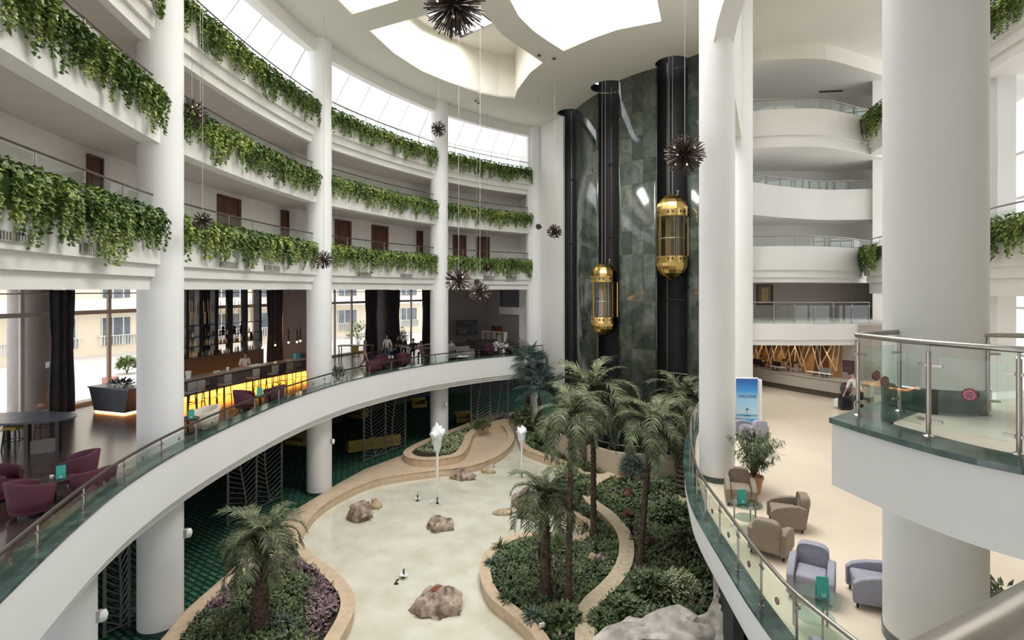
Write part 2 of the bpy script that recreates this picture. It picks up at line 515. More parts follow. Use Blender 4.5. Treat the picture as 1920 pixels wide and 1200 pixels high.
# roof light wells
WZ = 24.2
def well(poly, glazed):
    n = len(poly); b = MB()
    b.sweep(poly, [(0, TOP - .02), (0, WZ)], False, True)
    struct(b.build('wall_skylight', M['cream'], recalc=True))
    if glazed is None: glazed = poly
    else:
        holed('roof', [(-9.5, 21.5), (-9.5, 34), (3, 34), (3, 21.5)] if False else [(min(p[0] for p in poly) - .3, min(p[1] for p in poly) - .3), (min(p[0] for p in poly) - .3, max(p[1] for p in poly) + .3), (max(p[0] for p in poly) + .3, max(p[1] for p in poly) + .3), (max(p[0] for p in poly) + .3, min(p[1] for p in poly) - .3)], [glazed], WZ, M['cream'])
    b = MB(); b.add([(x, y, WZ + .1) for x, y in glazed], [tuple(range(len(glazed)))])
    g = b.build('window_roof', M['winglass']); struct(g)
    f = MB(); xs = [p[0] for p in glazed]; ys = [p[1] for p in glazed]
    a = Vector(glazed[1]) - Vector(glazed[0])
    f.sweep(glazed, [(-.05, WZ), (.05, WZ), (.05, WZ + .12), (-.05, WZ + .12)], True, True)
    if len(glazed) == 4:
        q = [Vector((*p, 0)) for p in glazed]
        for t in (.33, .66):
            f.tube([(q[0].lerp(q[1], t)) + Vector((0, 0, WZ + .06)), q[3].lerp(q[2], t) + Vector((0, 0, WZ + .06))], .04, 4)
            f.tube([(q[1].lerp(q[2], t)) + Vector((0, 0, WZ + .06)), q[0].lerp(q[3], t) + Vector((0, 0, WZ + .06))], .04, 4)
    else:
        y = min(ys)
        while y < max(ys): f.tube([(min(xs), y, WZ + .05), (max(xs), y, WZ + .05)], .05, 4); y += 1.5
        x = min(xs)
        while x < max(xs): f.tube([(x, min(ys), WZ + .05), (x, max(ys), WZ + .05)], .05, 4); x += 1.5
    f.build('window_frame', M['black'] if len(glazed) == 4 else M['white'], g)
well(hole1, None)
well(hole2, [(-2.9, 30.6), (-1.0, 28.9), (-3.65, 24.7), (-5.55, 26.4)])
well(hole3, None)

# ---- pier and lift core
b = MB(); b.prism([(1.9, 39.4), (3.5, 36.55), (4.2, 37.1), (2.6, 40.2)], 3.0, TOP)
b.prism([(1.2, 39.0), (1.9, 39.4), (2.6, 40.2), (1.6, 40.4)], 3.0, TOP)
struct(b.build('wall_pier', M['white']))
gm = bpy.data.materials.new('green_marble_tile_wall'); gm.use_nodes = True
nt = gm.node_tree; bs = nt.nodes['Principled BSDF']; bs.inputs['Roughness'].default_value = .10; bs.inputs['Specular IOR Level'].default_value = .7
uv = nt.nodes.new('ShaderNodeUVMap')
br = nt.nodes.new('ShaderNodeTexBrick'); br.offset = 0; br.inputs['Scale'].default_value = 1; br.inputs['Brick Width'].default_value = .72; br.inputs['Row Height'].default_value = 1.3
br.inputs['Mortar Size'].default_value = .004; br.inputs['Color1'].default_value = (.045, .062, .054, 1); br.inputs['Color2'].default_value = (.13, .15, .125, 1); br.inputs['Mortar'].default_value = (.02, .025, .022, 1)
nz = nt.nodes.new('ShaderNodeTexNoise'); nz.inputs['Scale'].default_value = 1.6; nz.inputs['Detail'].default_value = 8; nz.inputs['Distortion'].default_value = 1.2
cr = nt.nodes.new('ShaderNodeValToRGB'); cr.color_ramp.elements[0].position = .35; cr.color_ramp.elements[0].color = (.55, .60, .56, 1); cr.color_ramp.elements[1].position = .62; cr.color_ramp.elements[1].color = (1, 1, .95, 1)
mx = nt.nodes.new('ShaderNodeMix'); mx.data_type = 'RGBA'; mx.blend_type = 'MULTIPLY'; mx.inputs[0].default_value = 1
nt.links.new(uv.outputs[0], br.inputs['Vector']); nt.links.new(uv.outputs[0], nz.inputs['Vector']); nt.links.new(nz.outputs['Fac'], cr.inputs[0])
nt.links.new(br.outputs['Color'], mx.inputs[6]); nt.links.new(cr.outputs[0], mx.inputs[7]); nt.links.new(mx.outputs[2], bs.inputs['Base Color'])
M['marblewall'] = gm
def uvwall(path, z0, z1, m, name):
    me = bpy.data.meshes.new(name); L = [0]
    for a, c in zip(path, path[1:]): L.append(L[-1] + math.hypot(c[0] - a[0], c[1] - a[1]))
    vs = []; fs = []
    for x, y in path: vs += [(x, y, z0), (x, y, z1)]
    for i in range(len(path) - 1): fs.append((2 * i, 2 * i + 2, 2 * i + 3, 2 * i + 1))
    me.from_pydata(vs, [], fs); ul = me.uv_layers.new(name='UVMap')
    for p in me.polygons:
        for li in p.loop_indices:
            vi = me.loops[li].vertex_index; ul.data[li].uv = (L[vi // 2] + path[0][1] * 3, vs[vi][2])
    me.materials.append(m); me.shade_smooth()
    o = bpy.data.objects.new(name, me); C.objects.link(o)
    sm = o.modifiers.new('s', 'SOLIDIFY'); sm.thickness = .08; sm.offset = -1
    return struct(o)
def bulge(a, b, h, n=12):
    dx, dy = b[0] - a[0], b[1] - a[1]; l = math.hypot(dx, dy); nx, ny = dy / l, -dx / l   # towards the atrium
    if nx > 0: nx, ny = -nx, -ny
    return [(a[0] + dx * t + nx * h * 4 * t * (1 - t), a[1] + dy * t + ny * h * 4 * t * (1 - t)) for t in [i / n for i in range(n + 1)]]
for a, c, h in (((4.22, 35.2), (5.24, 32.3), .10), ((6.09, 30.4), (7.78, 28.6), .12), ((9.03, 27.4), (10.9, 25.6), .12)):
    uvwall(bulge(a, c, h), .0, TOP + .02, M['marblewall'], 'wall_marble')
M['shaft'] = mat('black_shaft_cladding', (.006, .006, .008), .5, var=.3, spec=.3)
for k, (a, c) in enumerate((((3.5, 36.6), (4.22, 35.2)), ((5.24, 32.3), (6.09, 30.4)), ((7.78, 28.6), (9.03, 27.4)))):
    mxx, my = (a[0] + c[0]) / 2, (a[1] + c[1]) / 2; l = math.hypot(c[0] - a[0], c[1] - a[1]) / 2; an = math.atan2(c[1] - a[1], c[0] - a[0])
    pts = [(mxx + l * math.cos(an + math.pi - t), my + l * math.sin(an + math.pi - t)) for t in [math.pi * i / 16 for i in range(17)]]
    b = MB(); b.sweep(pts, [(0, 0), (0, 23.4)], False)
    # cap and the collar of the round ceiling hole
    b.add([(x, y, 23.4) for x, y in circ(SHAFT[k][0], 1.35, 28)], [tuple(range(28))])
    struct(b.build('wall_shaft', M['shaft'], smooth=40))
    b = MB(); b.sweep(circ(*SHAFT[k]), [(0, TOP - .01), (0, TOP + .5)], False, True); struct(b.build('trim_collar', M['shaft'], smooth=40))
    b = MB()
    for t in (.3, .7):
        i = int(t * 16); b.box(pts[i][0] * .97 + mxx * .03, pts[i][1] * .97 + my * .03, 11, .05, .05, 22)
    for z in (5.3, 9.2, 12.9, 17.3):
        b.tube([(pts[3][0], pts[3][1], z), (pts[13][0], pts[13][1], z)], .03, 4)
    struct(b.build('trim_guide', M['bronze_rail']))
# beige garden wall in front of the lift core
GW = Path([P(1040, 812, 1.6), P(1066, 822, 1.6), P(1140, 846, 1.6), P(1200, 853, 1.6), P(1265, 856, 1.6), P(1330, 852, 1.6)])
M['beige'] = mat('beige_render', (.50, .42, .32), .8, var=.05, bump=.1)
b = MB(); b.sweep(GW.seg(0, GW.len, .4), [(0, 0), (.25, 0), (.25, 1.6), (0, 1.6)]); struct(b.build('wall_garden', M['beige'], smooth=40))

# ---- lobby on the right
M['lobby'] = mat('cream_marble_floor', (.76, .66, .53), .22, var=.05, scale=.5, spec=.5)
lo = LOB.seg(0, LOB.len, .4, -.22)
b = MB(); b.prism(lo + [(9.8, 34), (29, 34), (29, 1), (5.2, 1)], 4.55, MZ); struct(b.build('floor', M['lobby']), 'cream marble lobby floor')
b = MB(); b.sweep(LOB.seg(0, LOB.len, .4), [(0, 5.12), (0, 4.75), (-.05, 4.5), (-.9, 4.5), (-.9, 4.88), (-.25, 4.88), (-.25, 5.12)]); struct(b.build('trim_3', M['white_cool'], smooth=30))
b = MB(); b.sweep(LOB.seg(0, LOB.len, .4), [(.03, 5.12), (-.28, 5.12), (-.28, 5.16), (.03, 5.16)]); struct(b.build('kerb', M['gmarble']))
# lobby retaining wall below
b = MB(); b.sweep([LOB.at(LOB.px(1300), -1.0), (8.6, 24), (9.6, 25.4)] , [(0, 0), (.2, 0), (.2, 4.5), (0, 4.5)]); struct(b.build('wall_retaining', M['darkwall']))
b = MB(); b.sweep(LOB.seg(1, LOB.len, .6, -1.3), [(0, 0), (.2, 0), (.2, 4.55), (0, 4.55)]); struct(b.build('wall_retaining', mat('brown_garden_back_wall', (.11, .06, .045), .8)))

# right galleries across the lobby
def sp(pts, z): return [P(px, py, z) for px, py in pts]
GL_ = Path([PY(1385, 25.2), PY(1412, 25.1), PY(1500, 24.9), PY(1590, 25), PY(1632, 25.2), PY(1668, 25.3)])
GA_ = Path([PY(1385, 26.2), PY(1412, 26), PY(1480, 25.7), PY(1537, 25.9), PY(1597, 27.0), PY(1632, 28.2), PY(1665, 29)])
GB_ = Path([PY(1385, 26.9), PY(1414, 27.1), PY(1453, 27.9), PY(1533, 29.0), PY(1600, 29.0), PY(1637, 28.8), PY(1665, 28.7)])
GC_ = Path([PY(1385, 26.6), PY(1417, 26.1), PY(1480, 25.8), PY(1540, 25.8), PY(1573, 26.2), PY(1600, 26.7), PY(1630, 27.3), PY(1668, 28)])
RW = Path([PY(1385, 31), PY(1500, 31.4), PY(1700, 31.5)])
for path, z, pr, top in ((GL_, LZ, [(0, E - 2.35), (.1, E - 2.35), (.1, E - 2.62)], LZ),
                         (GA_, AZ, [(0, E + .95), (.1, E + .95), (.1, E + .6), (.2, E + .6), (.2, E + .36)], AZ + .5),
                         (GB_, BZ, [(0, E + 3.8)], BZ + .5),
                         (GC_, CZ, [(0, E + 7.5), (.15, E + 7.5), (.15, E + 6.95)], CZ + .5)):
    b = MB(); f = path.seg(0, path.len, .5)
    b.sweep(f, [(0, top)] + pr + [(.3, pr[-1][1]), (.3, top)])
    struct(b.build('trim_4', M['white_cool'] if z < 12 else M['white'], smooth=30))
    b = MB(); b.prism(path.seg(0, path.len, .5, .28) + [PY(1700, 33), PY(1385, 33)], pr[-1][1] + .002, z); struct(b.build('floor', M['white']))
b = MB(); b.prism(GC_.seg(0, GC_.len, .5, 0) + [PY(1700, 33), PY(1385, 33)], E + 11.2, E + 11.4); struct(b.build('ceiling', M['white']))
b = MB(); b.sweep(GC_.seg(0, GC_.len, .5), [(-.02, E + 11.15), (.3, E + 11.15), (.3, TOP), (-.02, TOP)]); struct(b.build('trim_5', M['cream']))
b = MB(); b.sweep([PY(1360, 31.2), PY(1700, 31.4)], [(0, MZ), (.2, MZ), (.2, TOP), (0, TOP)]); struct(b.build('wall_back', M['white']))
b = MB(); b.sweep([PY(1385, 30.9), PY(1700, 31.0)], [(0, LZ), (.1, LZ), (.1, E + .4), (0, E + .4)]); struct(b.build('wall_back', M['lounge_wall']))
# white pier at the galleries' end and the wall beside the lift core
b = MB(); b.prism([PY(1636, 28.6), PY(1700, 28.4), PY(1720, 30.8), PY(1640, 30.8)], MZ, TOP); struct(b.build('wall_pier', M['white']))
b = MB(); b.prism([PY(1385, 24.5), PY(1406, 24.6), PY(1400, 31), PY(1376, 31)], MZ, TOP); struct(b.build('wall_pier', M['white']))

# side gallery to the right of the lobby
SG = Path([(18.4, 27.9), (18.05, 27.0), (17.3, 24.4), (16.1, 20.5), (15.0, 17), (14.6, 15), (14.2, 12), (13.9, 9)])
for z, pr in ((AZ, [(0, E + .7), (.12, E + .7), (.12, E + .36), (.24, E + .36), (.24, E - .2)]), (CZ, profC)):
    b = MB(); f = SG.seg(0, SG.len, .5)
    b.sweep(f, [(0, z + .5)] + pr + [(2.6, pr[-1][1]), (2.6, z), (.3, z), (.3, z + .5)])
    struct(b.build('floor', M['white']))
for u_px in (1879, 1760):
    u = SG.px(u_px, 1.0); x, y = SG.at(u, 1.0)
    b = MB(); b.box(x, y, (MZ + TOP) / 2, .55, .5, TOP - MZ, SG.dir(u)); struct(b.build('column', M['white_cool']))
b = MB(); b.sweep(SG.seg(0, SG.len, .8), [(3.2, MZ), (3.2, TOP)], False)
g = b.build('window_6', M['winglass']); struct(g)
f = MB()
for i in range(0, 16):
    u = SG.len * i / 15; x, y = SG.at(u, 3.2); f.box(x, y, 13, .1, .1, 17, SG.dir(u))
for z in (5, 7.2, 9, 11.4, 13.2, 14.9, 17, 19.2): f.sweep(SG.seg(0, SG.len, .8), [(3.15, z), (3.25, z), (3.25, z + .1), (3.15, z + .1)])
f.build('window_frame', M['white'], g)

# arched web between the twin columns and the near column
b = MB()
c1 = Vector((5.27, 13.72)); c2 = Vector((5.77, 7.3)); n = 22; pts = []
ts = [i / n for i in range(n + 1)]
def archz(t): return E + 6.07 + 1.5 * max(0, 1 - (1 - 2 * min(1, max(0, (t - .065) / .85))) ** 2) ** .5
for t in ts:
    p = c1.lerp(c2, t); pts.append((p, archz(t)))
dx = (c2 - c1).normalized(); nn = Vector((-dx.y, dx.x)) * .26
vs = []; fs = []
for p, z in pts:
    vs += [(p.x - nn.x, p.y - nn.y, z), (p.x + nn.x, p.y + nn.y, z), (p.x + nn.x, p.y + nn.y, TOP), (p.x - nn.x, p.y - nn.y, TOP)]
for i in range(n):
    for k in range(4): fs.append((4 * i + k, 4 * i + (k + 1) % 4, 4 * i + 4 + (k + 1) % 4, 4 * i + 4 + k))
b.add(vs, fs); struct(b.build('beam', M['white'], smooth=40), 'white arched beam between the columns')
b = MB(); b.sweep([(5.5, 13.9), (8.4, 20.0)], [(-.2, E + 5.6), (.2, E + 5.6), (.2, TOP), (-.2, TOP)])
b.sweep([(6.6, 15.6), (8.3, 15.2)], [(-.15, E + 4.6), (.15, E + 4.6), (.15, E + 5.0), (-.15, E + 5.0)]) if False else None
struct(b.build('beam', M['white']))

# ---- landing of the viewer's level around the near column
LD = Path([(3.97, 6.62), (4.08, 6.0), (4.22, 5.45), (4.38, 5.05), (4.62, 4.72), (4.95, 4.4), (5.6, 4.0), (6.6, 3.5)])
lp = LD.seg(0, LD.len, .15) + [(12, 2.5), (14.5, 8), (13, 8.2), (8.3, 8.6), (6.6, 8.15), (5.4, 7.7)]
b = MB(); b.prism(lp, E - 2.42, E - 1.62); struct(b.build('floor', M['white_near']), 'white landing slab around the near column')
M['landing'] = mat('cream_landing_tile', (.66, .60, .50), .2, var=.03, scale=1)
b = MB(); b.prism([LD.at(LD.len * i / 20, .42) for i in range(1, 21)][::1] and [(x, y) for x, y in [LD.at(LD.len * i / 20, .45) for i in range(2, 21)]] + [(11.9, 2.7), (14.2, 7.8), (8.2, 8.0), (6.6, 7.7), (5.1, 7.15)], E - 1.63, E - 1.60); struct(b.build('floor', M['landing']))
b = MB(); b.sweep(LD.seg(0, LD.len, .15), [(.0, E - 1.62), (.46, E - 1.62), (.46, E - 1.585), (-.04, E - 1.585), (-.04, E - 1.65), (0, E - 1.65)])
b.sweep([(3.99, 6.60), (5.35, 7.62), (6.6, 8.1)], [(0, E - 1.62), (-.5, E - 1.62), (-.5, E - 1.588), (.03, E - 1.588), (.03, E - 1.65), (0, E - 1.65)])
struct(b.build('kerb', M['gmarble']))
b = MB(); b.lathe([(.59, E - 1.6), (.60, E - 1.3), (.578, E - 1.28)], (5.77, 7.3, 0), 48, 0)
struct(b.build('baseboard_column', M['gmarble'], smooth=40))

# unseen rear wall, closed solid to cut the light from behind the viewer
b = MB(); b.box(10.5, -1.7, 5, 33, .3, 12.8); b.box(10.5, -1.7, 20.6, 33, .3, 2.4); b.box(10.5, -1.7, 15, 33, .3, 9)
struct(b.build('wall_rear', M['white']))
b = MB(); b.box(17.2, 3.6, 11, .3, 10.6, 22); struct(b.build('wall_right_blocker', M['white']))  # unseen wall added to keep sky light off the near surfaces
# ================================================================ GROUND: pool, copings, beds
rnd = random.Random(5)
CT = .42
def G(pts, z=CT): return [P(x, y, z) for x, y in pts]
c1 = Path(G([(575, 1290), (600, 1235), (624, 1195), (648, 1150), (650, 1115), (622, 1078), (582, 1048), (557, 1022), (560, 990), (590, 953), (635, 924), (690, 900), (740, 889), (807, 880), (873, 872), (920, 857), (948, 838), (958, 820), (953, 803), (940, 790)]))
c2 = Path(G([(285, 1270), (318, 1205), (350, 1160), (395, 1115), (440, 1082), (480, 1052), (520, 1034), (557, 1022)]))
c3 = Path(G([(950, 786), (925, 793), (896, 803), (880, 815), (873, 832), (860, 850), (835, 857), (800, 860), (772, 856), (765, 846), (790, 831), (830, 815), (868, 800), (905, 786), (950, 775)], .6))
c4 = Path(G([(972, 790), (976, 815), (984, 836), (1000, 846), (1040, 860), (1070, 873), (1100, 889), (1145, 893), (1190, 895), (1220, 912), (1255, 928), (1300, 945)]))
c5 = Path(G([(1148, 893), (1122, 905), (1103, 925), (1109, 945), (1140, 970), (1166, 1000), (1175, 1033), (1168, 1070), (1143, 1105), (1107, 1140), (1098, 1170), (1096, 1240)]))
c6 = Path(G([(1085, 1012), (1040, 1002), (985, 1002), (938, 1018), (914, 1045), (910, 1075), (925, 1112), (958, 1140), (988, 1165), (1012, 1190), (1030, 1225), (1040, 1270)]))
c7 = Path(G([(992, 957), (1040, 945), (1080, 962), (1111, 987), (1085, 1012)]))
M['coping'] = mat('beige_travertine_coping', (.60, .46, .32), .45, var=.09, scale=4, bump=.05, bscale=18)
M['coping_worn'] = mat('weathered_travertine_coping', (.52, .42, .28), .6, scale=7, col2=(.66, .56, .41), bump=.2)
def coping(p, wdt, z0, z1, m='coping', nm='kerb'):
    b = MB(); h = wdt / 2
    b.sweep(p.seg(0, p.len, .2), [(-h, z0), (-h, z1 - .03), (-h - .03, z1 - .03), (-h - .03, z1), (h + .03, z1), (h + .03, z1 - .03), (h, z1 - .03), (h, z0)])
    return struct(b.build(nm, M[m], smooth=40))
coping(c1, .36, 0, CT); coping(c2, .36, 0, CT); coping(c3, .42, 0, .62); coping(c4, .42, 0, CT + .04)
coping(c5, .46, 0, CT + .16, 'coping_worn'); coping(c6, .30, 0, CT); coping(c7, .22, 0, CT - .02)
# terrace of beige stone between carpet and pool
ter = G([(225, 1290), (350, 1142), (430, 1072), (480, 1018), (550, 958), (640, 903), (683, 880), (757, 852), (800, 826), (880, 800), (960, 772), (1000, 780)], .2)
b = MB(); b.prism(ter + [c4.at(0)] + [c1.at(c1.len * i / 60) for i in range(60, -1, -1)], 0, .2)
M['terrace'] = mat('beige_stone_terrace', (.58, .45, .32), .4, var=.07, scale=1.2)
struct(b.build('floor', M['terrace']), 'beige stone terrace beside the pool')
# pool
pm = mat('pale_cream_pool_floor', (.70, .65, .54), .5, scale=1.1, col2=(.82, .79, .71), bump=.05)
pool = [(-8.5, 11)] + [(-8.5, 24), (-6, 36), (1, 38.5), (5.5, 27), (5.5, 9)]
pool = [c1.at(0)] + [c1.at(c1.len * i / 80) for i in range(1, 81)] + [c4.at(c4.len * i / 40) for i in range(0, 41)] + [(5.4, 13.5), (4.2, 9)]
b = MB(); b.prism(pool, -.05, .02); struct(b.build('floor', pm), 'cream pool bottom')
wtr = bpy.data.materials.new('clear_shallow_water'); wtr.use_nodes = True
nt = wtr.node_tree; nt.nodes.remove(nt.nodes['Principled BSDF'])
t = nt.nodes.new('ShaderNodeBsdfTransparent'); t.inputs[0].default_value = (.96, .97, .95, 1)
g = nt.nodes.new('ShaderNodeBsdfGlossy'); g.inputs['Roughness'].default_value = .08
nz = nt.nodes.new('ShaderNodeTexNoise'); nz.inputs['Scale'].default_value = 3.5; nz.inputs['Detail'].default_value = 3
bp = nt.nodes.new('ShaderNodeBump'); bp.inputs['Strength'].default_value = .2; bp.inputs['Distance'].default_value = .02
tc = nt.nodes.new('ShaderNodeTexCoord'); nt.links.new(tc.outputs['Object'], nz.inputs['Vector']); nt.links.new(nz.outputs['Fac'], bp.inputs['Height'])
nt.links.new(bp.outputs['Normal'], g.inputs['Normal']); fac = facing_fac(nt, .1, bp.outputs['Normal'])
mx = nt.nodes.new('ShaderNodeMixShader'); nt.links.new(fac, mx.inputs['Fac']); nt.links.new(t.outputs[0], mx.inputs[1]); nt.links.new(g.outputs[0], mx.inputs[2])
nt.links.new(mx.outputs[0], nt.nodes['Material Output'].inputs['Surface'])
b = MB(); b.add([(x, y, .15) for x, y in pool], [tuple(range(len(pool)))]); struct(b.build('water', wtr), 'shallow clear pool water')

# upper stone basin floor (dry basin between the planter and the pool)
b = MB(); bas = [c1.at(c1.len * (.70 + .30 * i / 12)) for i in range(13)]
# planted beds: soil
M['soil'] = mat('dark_soil', (.035, .022, .016), .95, var=.3, scale=8, bump=.6, bscale=14)
def cpts(c, a=0, z=1, n=40): return [c.at(c.len * (a + (z - a) * i / n)) for i in range(n + 1)]
beds = {}
beds['b1'] = cpts(c1, 0, .30) + cpts(c2, 1, 0)
beds['b2'] = cpts(c3)
beds['b3'] = G([(1050, 868), (1038, 895), (1020, 915), (975, 935), (970, 955)]) + cpts(c7, 0, .8, 12) + cpts(c5, .32, .12, 8) + cpts(c4, .72, .48, 10)
beds['b4'] = cpts(c6) + cpts(c5, 1, .25)
beds['b5'] = cpts(c5, 0, 1) + [(2.0, 9.5), (3.2, 6.5)] + [LOB.at(LOB.len * i / 20, -.9) for i in range(3, 14)] + cpts(c4, 1, .62, 14)
beds['b6'] = cpts(c4, 0, 1) + [(8.6, 23.5)] + [GW.at(GW.len * i / 16) for i in range(16, -1, -1)] + [P(1030, 790, .4), P(990, 765, .4), P(960, 775, .4)]
zs = {'b1': .30, 'b2': .5, 'b3': .33, 'b4': .33, 'b5': .36, 'b6': .34}
for k, p in beds.items():
    b = MB(); b.prism(p, 0.0, zs[k]); struct(b.build('ground', M['soil']), 'dark soil bed')

# ---------------------------------------------------------------- leaves
def leafmat(name, c1, c2, c3, scale=1.1, fine=14, rough=.45):
    m = bpy.data.materials.new(name); m.use_nodes = True; nt = m.node_tree; b = nt.nodes['Principled BSDF']
    b.inputs['Roughness'].default_value = rough; b.inputs['Specular IOR Level'].default_value = .35
    tc = nt.nodes.new('ShaderNodeTexCoord'); n1 = nt.nodes.new('ShaderNodeTexNoise'); n1.inputs['Scale'].default_value = scale
    n2 = nt.nodes.new('ShaderNodeTexNoise'); n2.inputs['Scale'].default_value = fine; n2.inputs['Detail'].default_value = 1
    ad = nt.nodes.new('ShaderNodeMath'); ad.operation = 'ADD'; ml = nt.nodes.new('ShaderNodeMath'); ml.operation = 'MULTIPLY'; ml.inputs[1].default_value = .5
    cr = nt.nodes.new('ShaderNodeValToRGB'); cr.color_ramp.elements[0].position = .36; cr.color_ramp.elements[1].position = .64
    e = cr.color_ramp.elements.new(.5)
    cr.color_ramp.elements[0].color = (*c1, 1); e.color = (*c2, 1); cr.color_ramp.elements[2].color = (*c3, 1)
    for n in (n1, n2): nt.links.new(tc.outputs['Object'], n.inputs['Vector'])
    nt.links.new(n1.outputs['Fac'], ad.inputs[0]); nt.links.new(n2.outputs['Fac'], ad.inputs[1]); nt.links.new(ad.outputs[0], ml.inputs[0])
    nt.links.new(ml.outputs[0], cr.inputs['Fac']); nt.links.new(cr.outputs['Color'], b.inputs['Base Color'])
    return m
M['ivy'] = leafmat('trailing_ivy_leaf', (.045, .095, .022), (.135, .215, .05), (.40, .47, .12), .9, 11)
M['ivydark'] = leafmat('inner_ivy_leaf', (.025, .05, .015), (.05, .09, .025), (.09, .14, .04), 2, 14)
M['cover'] = leafmat('low_green_leaf', (.04, .065, .028), (.095, .14, .06), (.22, .26, .12), 1.6, 12)
M['coverlight'] = leafmat('variegated_leaf', (.13, .18, .08), (.30, .36, .19), (.58, .60, .40), 3, 16)
M['covermauve'] = leafmat('mauve_leaf', (.09, .055, .06), (.21, .14, .15), (.34, .25, .25), 2.5, 14)
M['frond'] = leafmat('grey_green_frond', (.035, .05, .026), (.10, .12, .06), (.26, .27, .16), 1.2, 8, .55)
M['frondblue'] = leafmat('blue_green_fan_leaf', (.04, .075, .062), (.10, .155, .13), (.22, .27, .22), 1.2, 8, .5)
M['bark'] = mat('fibrous_palm_bark', (.05, .035, .026), .95, scale=9, col2=(.15, .10, .072), bump=.9, bscale=22)
M['stem'] = mat('brown_stem', (.11, .07, .045), .8, var=.2, scale=9)


def leaf(b, p, L, W, az, el, mi=0, fold=.25, roll=0.0):
    """pointed leaf from p along azimuth az, elevation el"""
    d = Vector((math.cos(el) * math.cos(az), math.cos(el) * math.sin(az), math.sin(el)))
    s = Vector((-math.sin(az), math.cos(az), 0)); u = d.cross(s)
    if roll: s, u = s * math.cos(roll) + u * math.sin(roll), u * math.cos(roll) - s * math.sin(roll)
    p = Vector(p); n = len(b.v); m = p + d * L * .45
    b.v += [tuple(p), tuple(m + s * W * .5 - u * W * fold), tuple(p + d * L), tuple(m - s * W * .5 - u * W * fold)]
    b.f += [(n, n + 1, n + 2), (n, n + 2, n + 3)]; b.m += [mi, mi]


def inpoly(x, y, poly):
    c = False; n = len(poly)
    for i in range(n):
        x1, y1 = poly[i]; x2, y2 = poly[i - 1]
        if (y1 > y) != (y2 > y) and x < (x2 - x1) * (y - y1) / (y2 - y1) + x1: c = not c
    return c


def samp(poly, r):
    xs = [p[0] for p in poly]; ys = [p[1] for p in poly]
    while True:
        x = r.uniform(min(xs), max(xs)); y = r.uniform(min(ys), max(ys))
        if inpoly(x, y, poly): return x, y


KP = [p for c in (c1, c2, c3, c4, c5, c6, c7) for p in c.seg(0, c.len, .25)]
def clear(x, y, d=.30): return all((x - a) ** 2 + (y - b) ** 2 > d * d for a, b in KP)


def cover(poly, z, tufts, size, m, label, cat='ground cover', h=.2, seed=1, near=None, leaves=9):
    r = random.Random(seed); b = MB()
    for i in range(tufts):
        x, y = samp(poly, r)
        if near and not near(x, y): continue
        if not clear(x, y): continue
        hh = h * r.uniform(.4, 1.3) * (.7 + .6 * noise.noise(Vector((x * .8, y * .8, seed))))
        for k in range(leaves):
            a = r.uniform(0, 6.28); q = size * r.uniform(.6, 1.25)
            leaf(b, (x + .09 * math.cos(a), y + .09 * math.sin(a), z + hh * r.uniform(.2, 1)), q, q * .5, a, r.uniform(-.5, 1.0), 0, .2)
    if not b.f: return
    o = b.build('ground_leaves', M[m], recalc=False); tag(o, label, cat, kind='stuff'); return o


def shrink(poly, k=.93):
    cx = sum(p[0] for p in poly) / len(poly); cy = sum(p[1] for p in poly) / len(poly)
    return [(cx + (x - cx) * k, cy + (y - cy) * k) for x, y in poly]
s1 = shrink(beds['b1'], .84)
def edge_b1(x, y):
    px, py = 960 + 1000 * x / y, 543 + 1000 * (EYE - .35) / y
    return px > 540 and (px > 580 or py < 1080) or (px < 440 and py < 1150) or py < 1078
cover(s1, .30, 1500, .15, 'cover', 'low green plants around the palm in the kidney planter', h=.25, seed=2, near=lambda x, y: not edge_b1(x, y))
cover(s1, .30, 900, .15, 'covermauve', 'mauve leaved plants along the kidney planter edge', h=.25, seed=3, near=edge_b1)
cover(shrink(beds['b2'], .80), .5, 420, .14, 'coverlight', 'pale small leaved plants in the far stone planter', h=.25, seed=4)
cover(shrink(beds['b3'], .85), .33, 550, .15, 'cover', 'green plants on the rocky pool promontory', h=.3, seed=5)
cover(shrink(beds['b4'], .88), .33, 1900, .155, 'cover', 'dense low green plants inside the curved stone planter', h=.22, seed=6)
cover(shrink(beds['b4'], .8), .33, 160, .16, 'covermauve', 'reddish leaves under the palms in the curved stone planter', h=.25, seed=16, near=lambda x, y: 1000 < 960 + 1000 * x / y < 1090)
cover(shrink(beds['b5'], .9), .36, 2900, .18, 'cover', 'mixed dark green undergrowth between stone curb and lobby edge', h=.32, seed=7)
cover(shrink(beds['b5'], .85), .36, 520, .15, 'covermauve', 'purple brown undergrowth around the terracotta pots', h=.28, seed=17, near=lambda x, y: noise.noise(Vector((x * .7, y * .5, 3))) > .05)
cover(shrink(beds['b6'], .93), .34, 2000, .2, 'cover', 'dark green undergrowth before the beige garden wall', h=.4, seed=8)

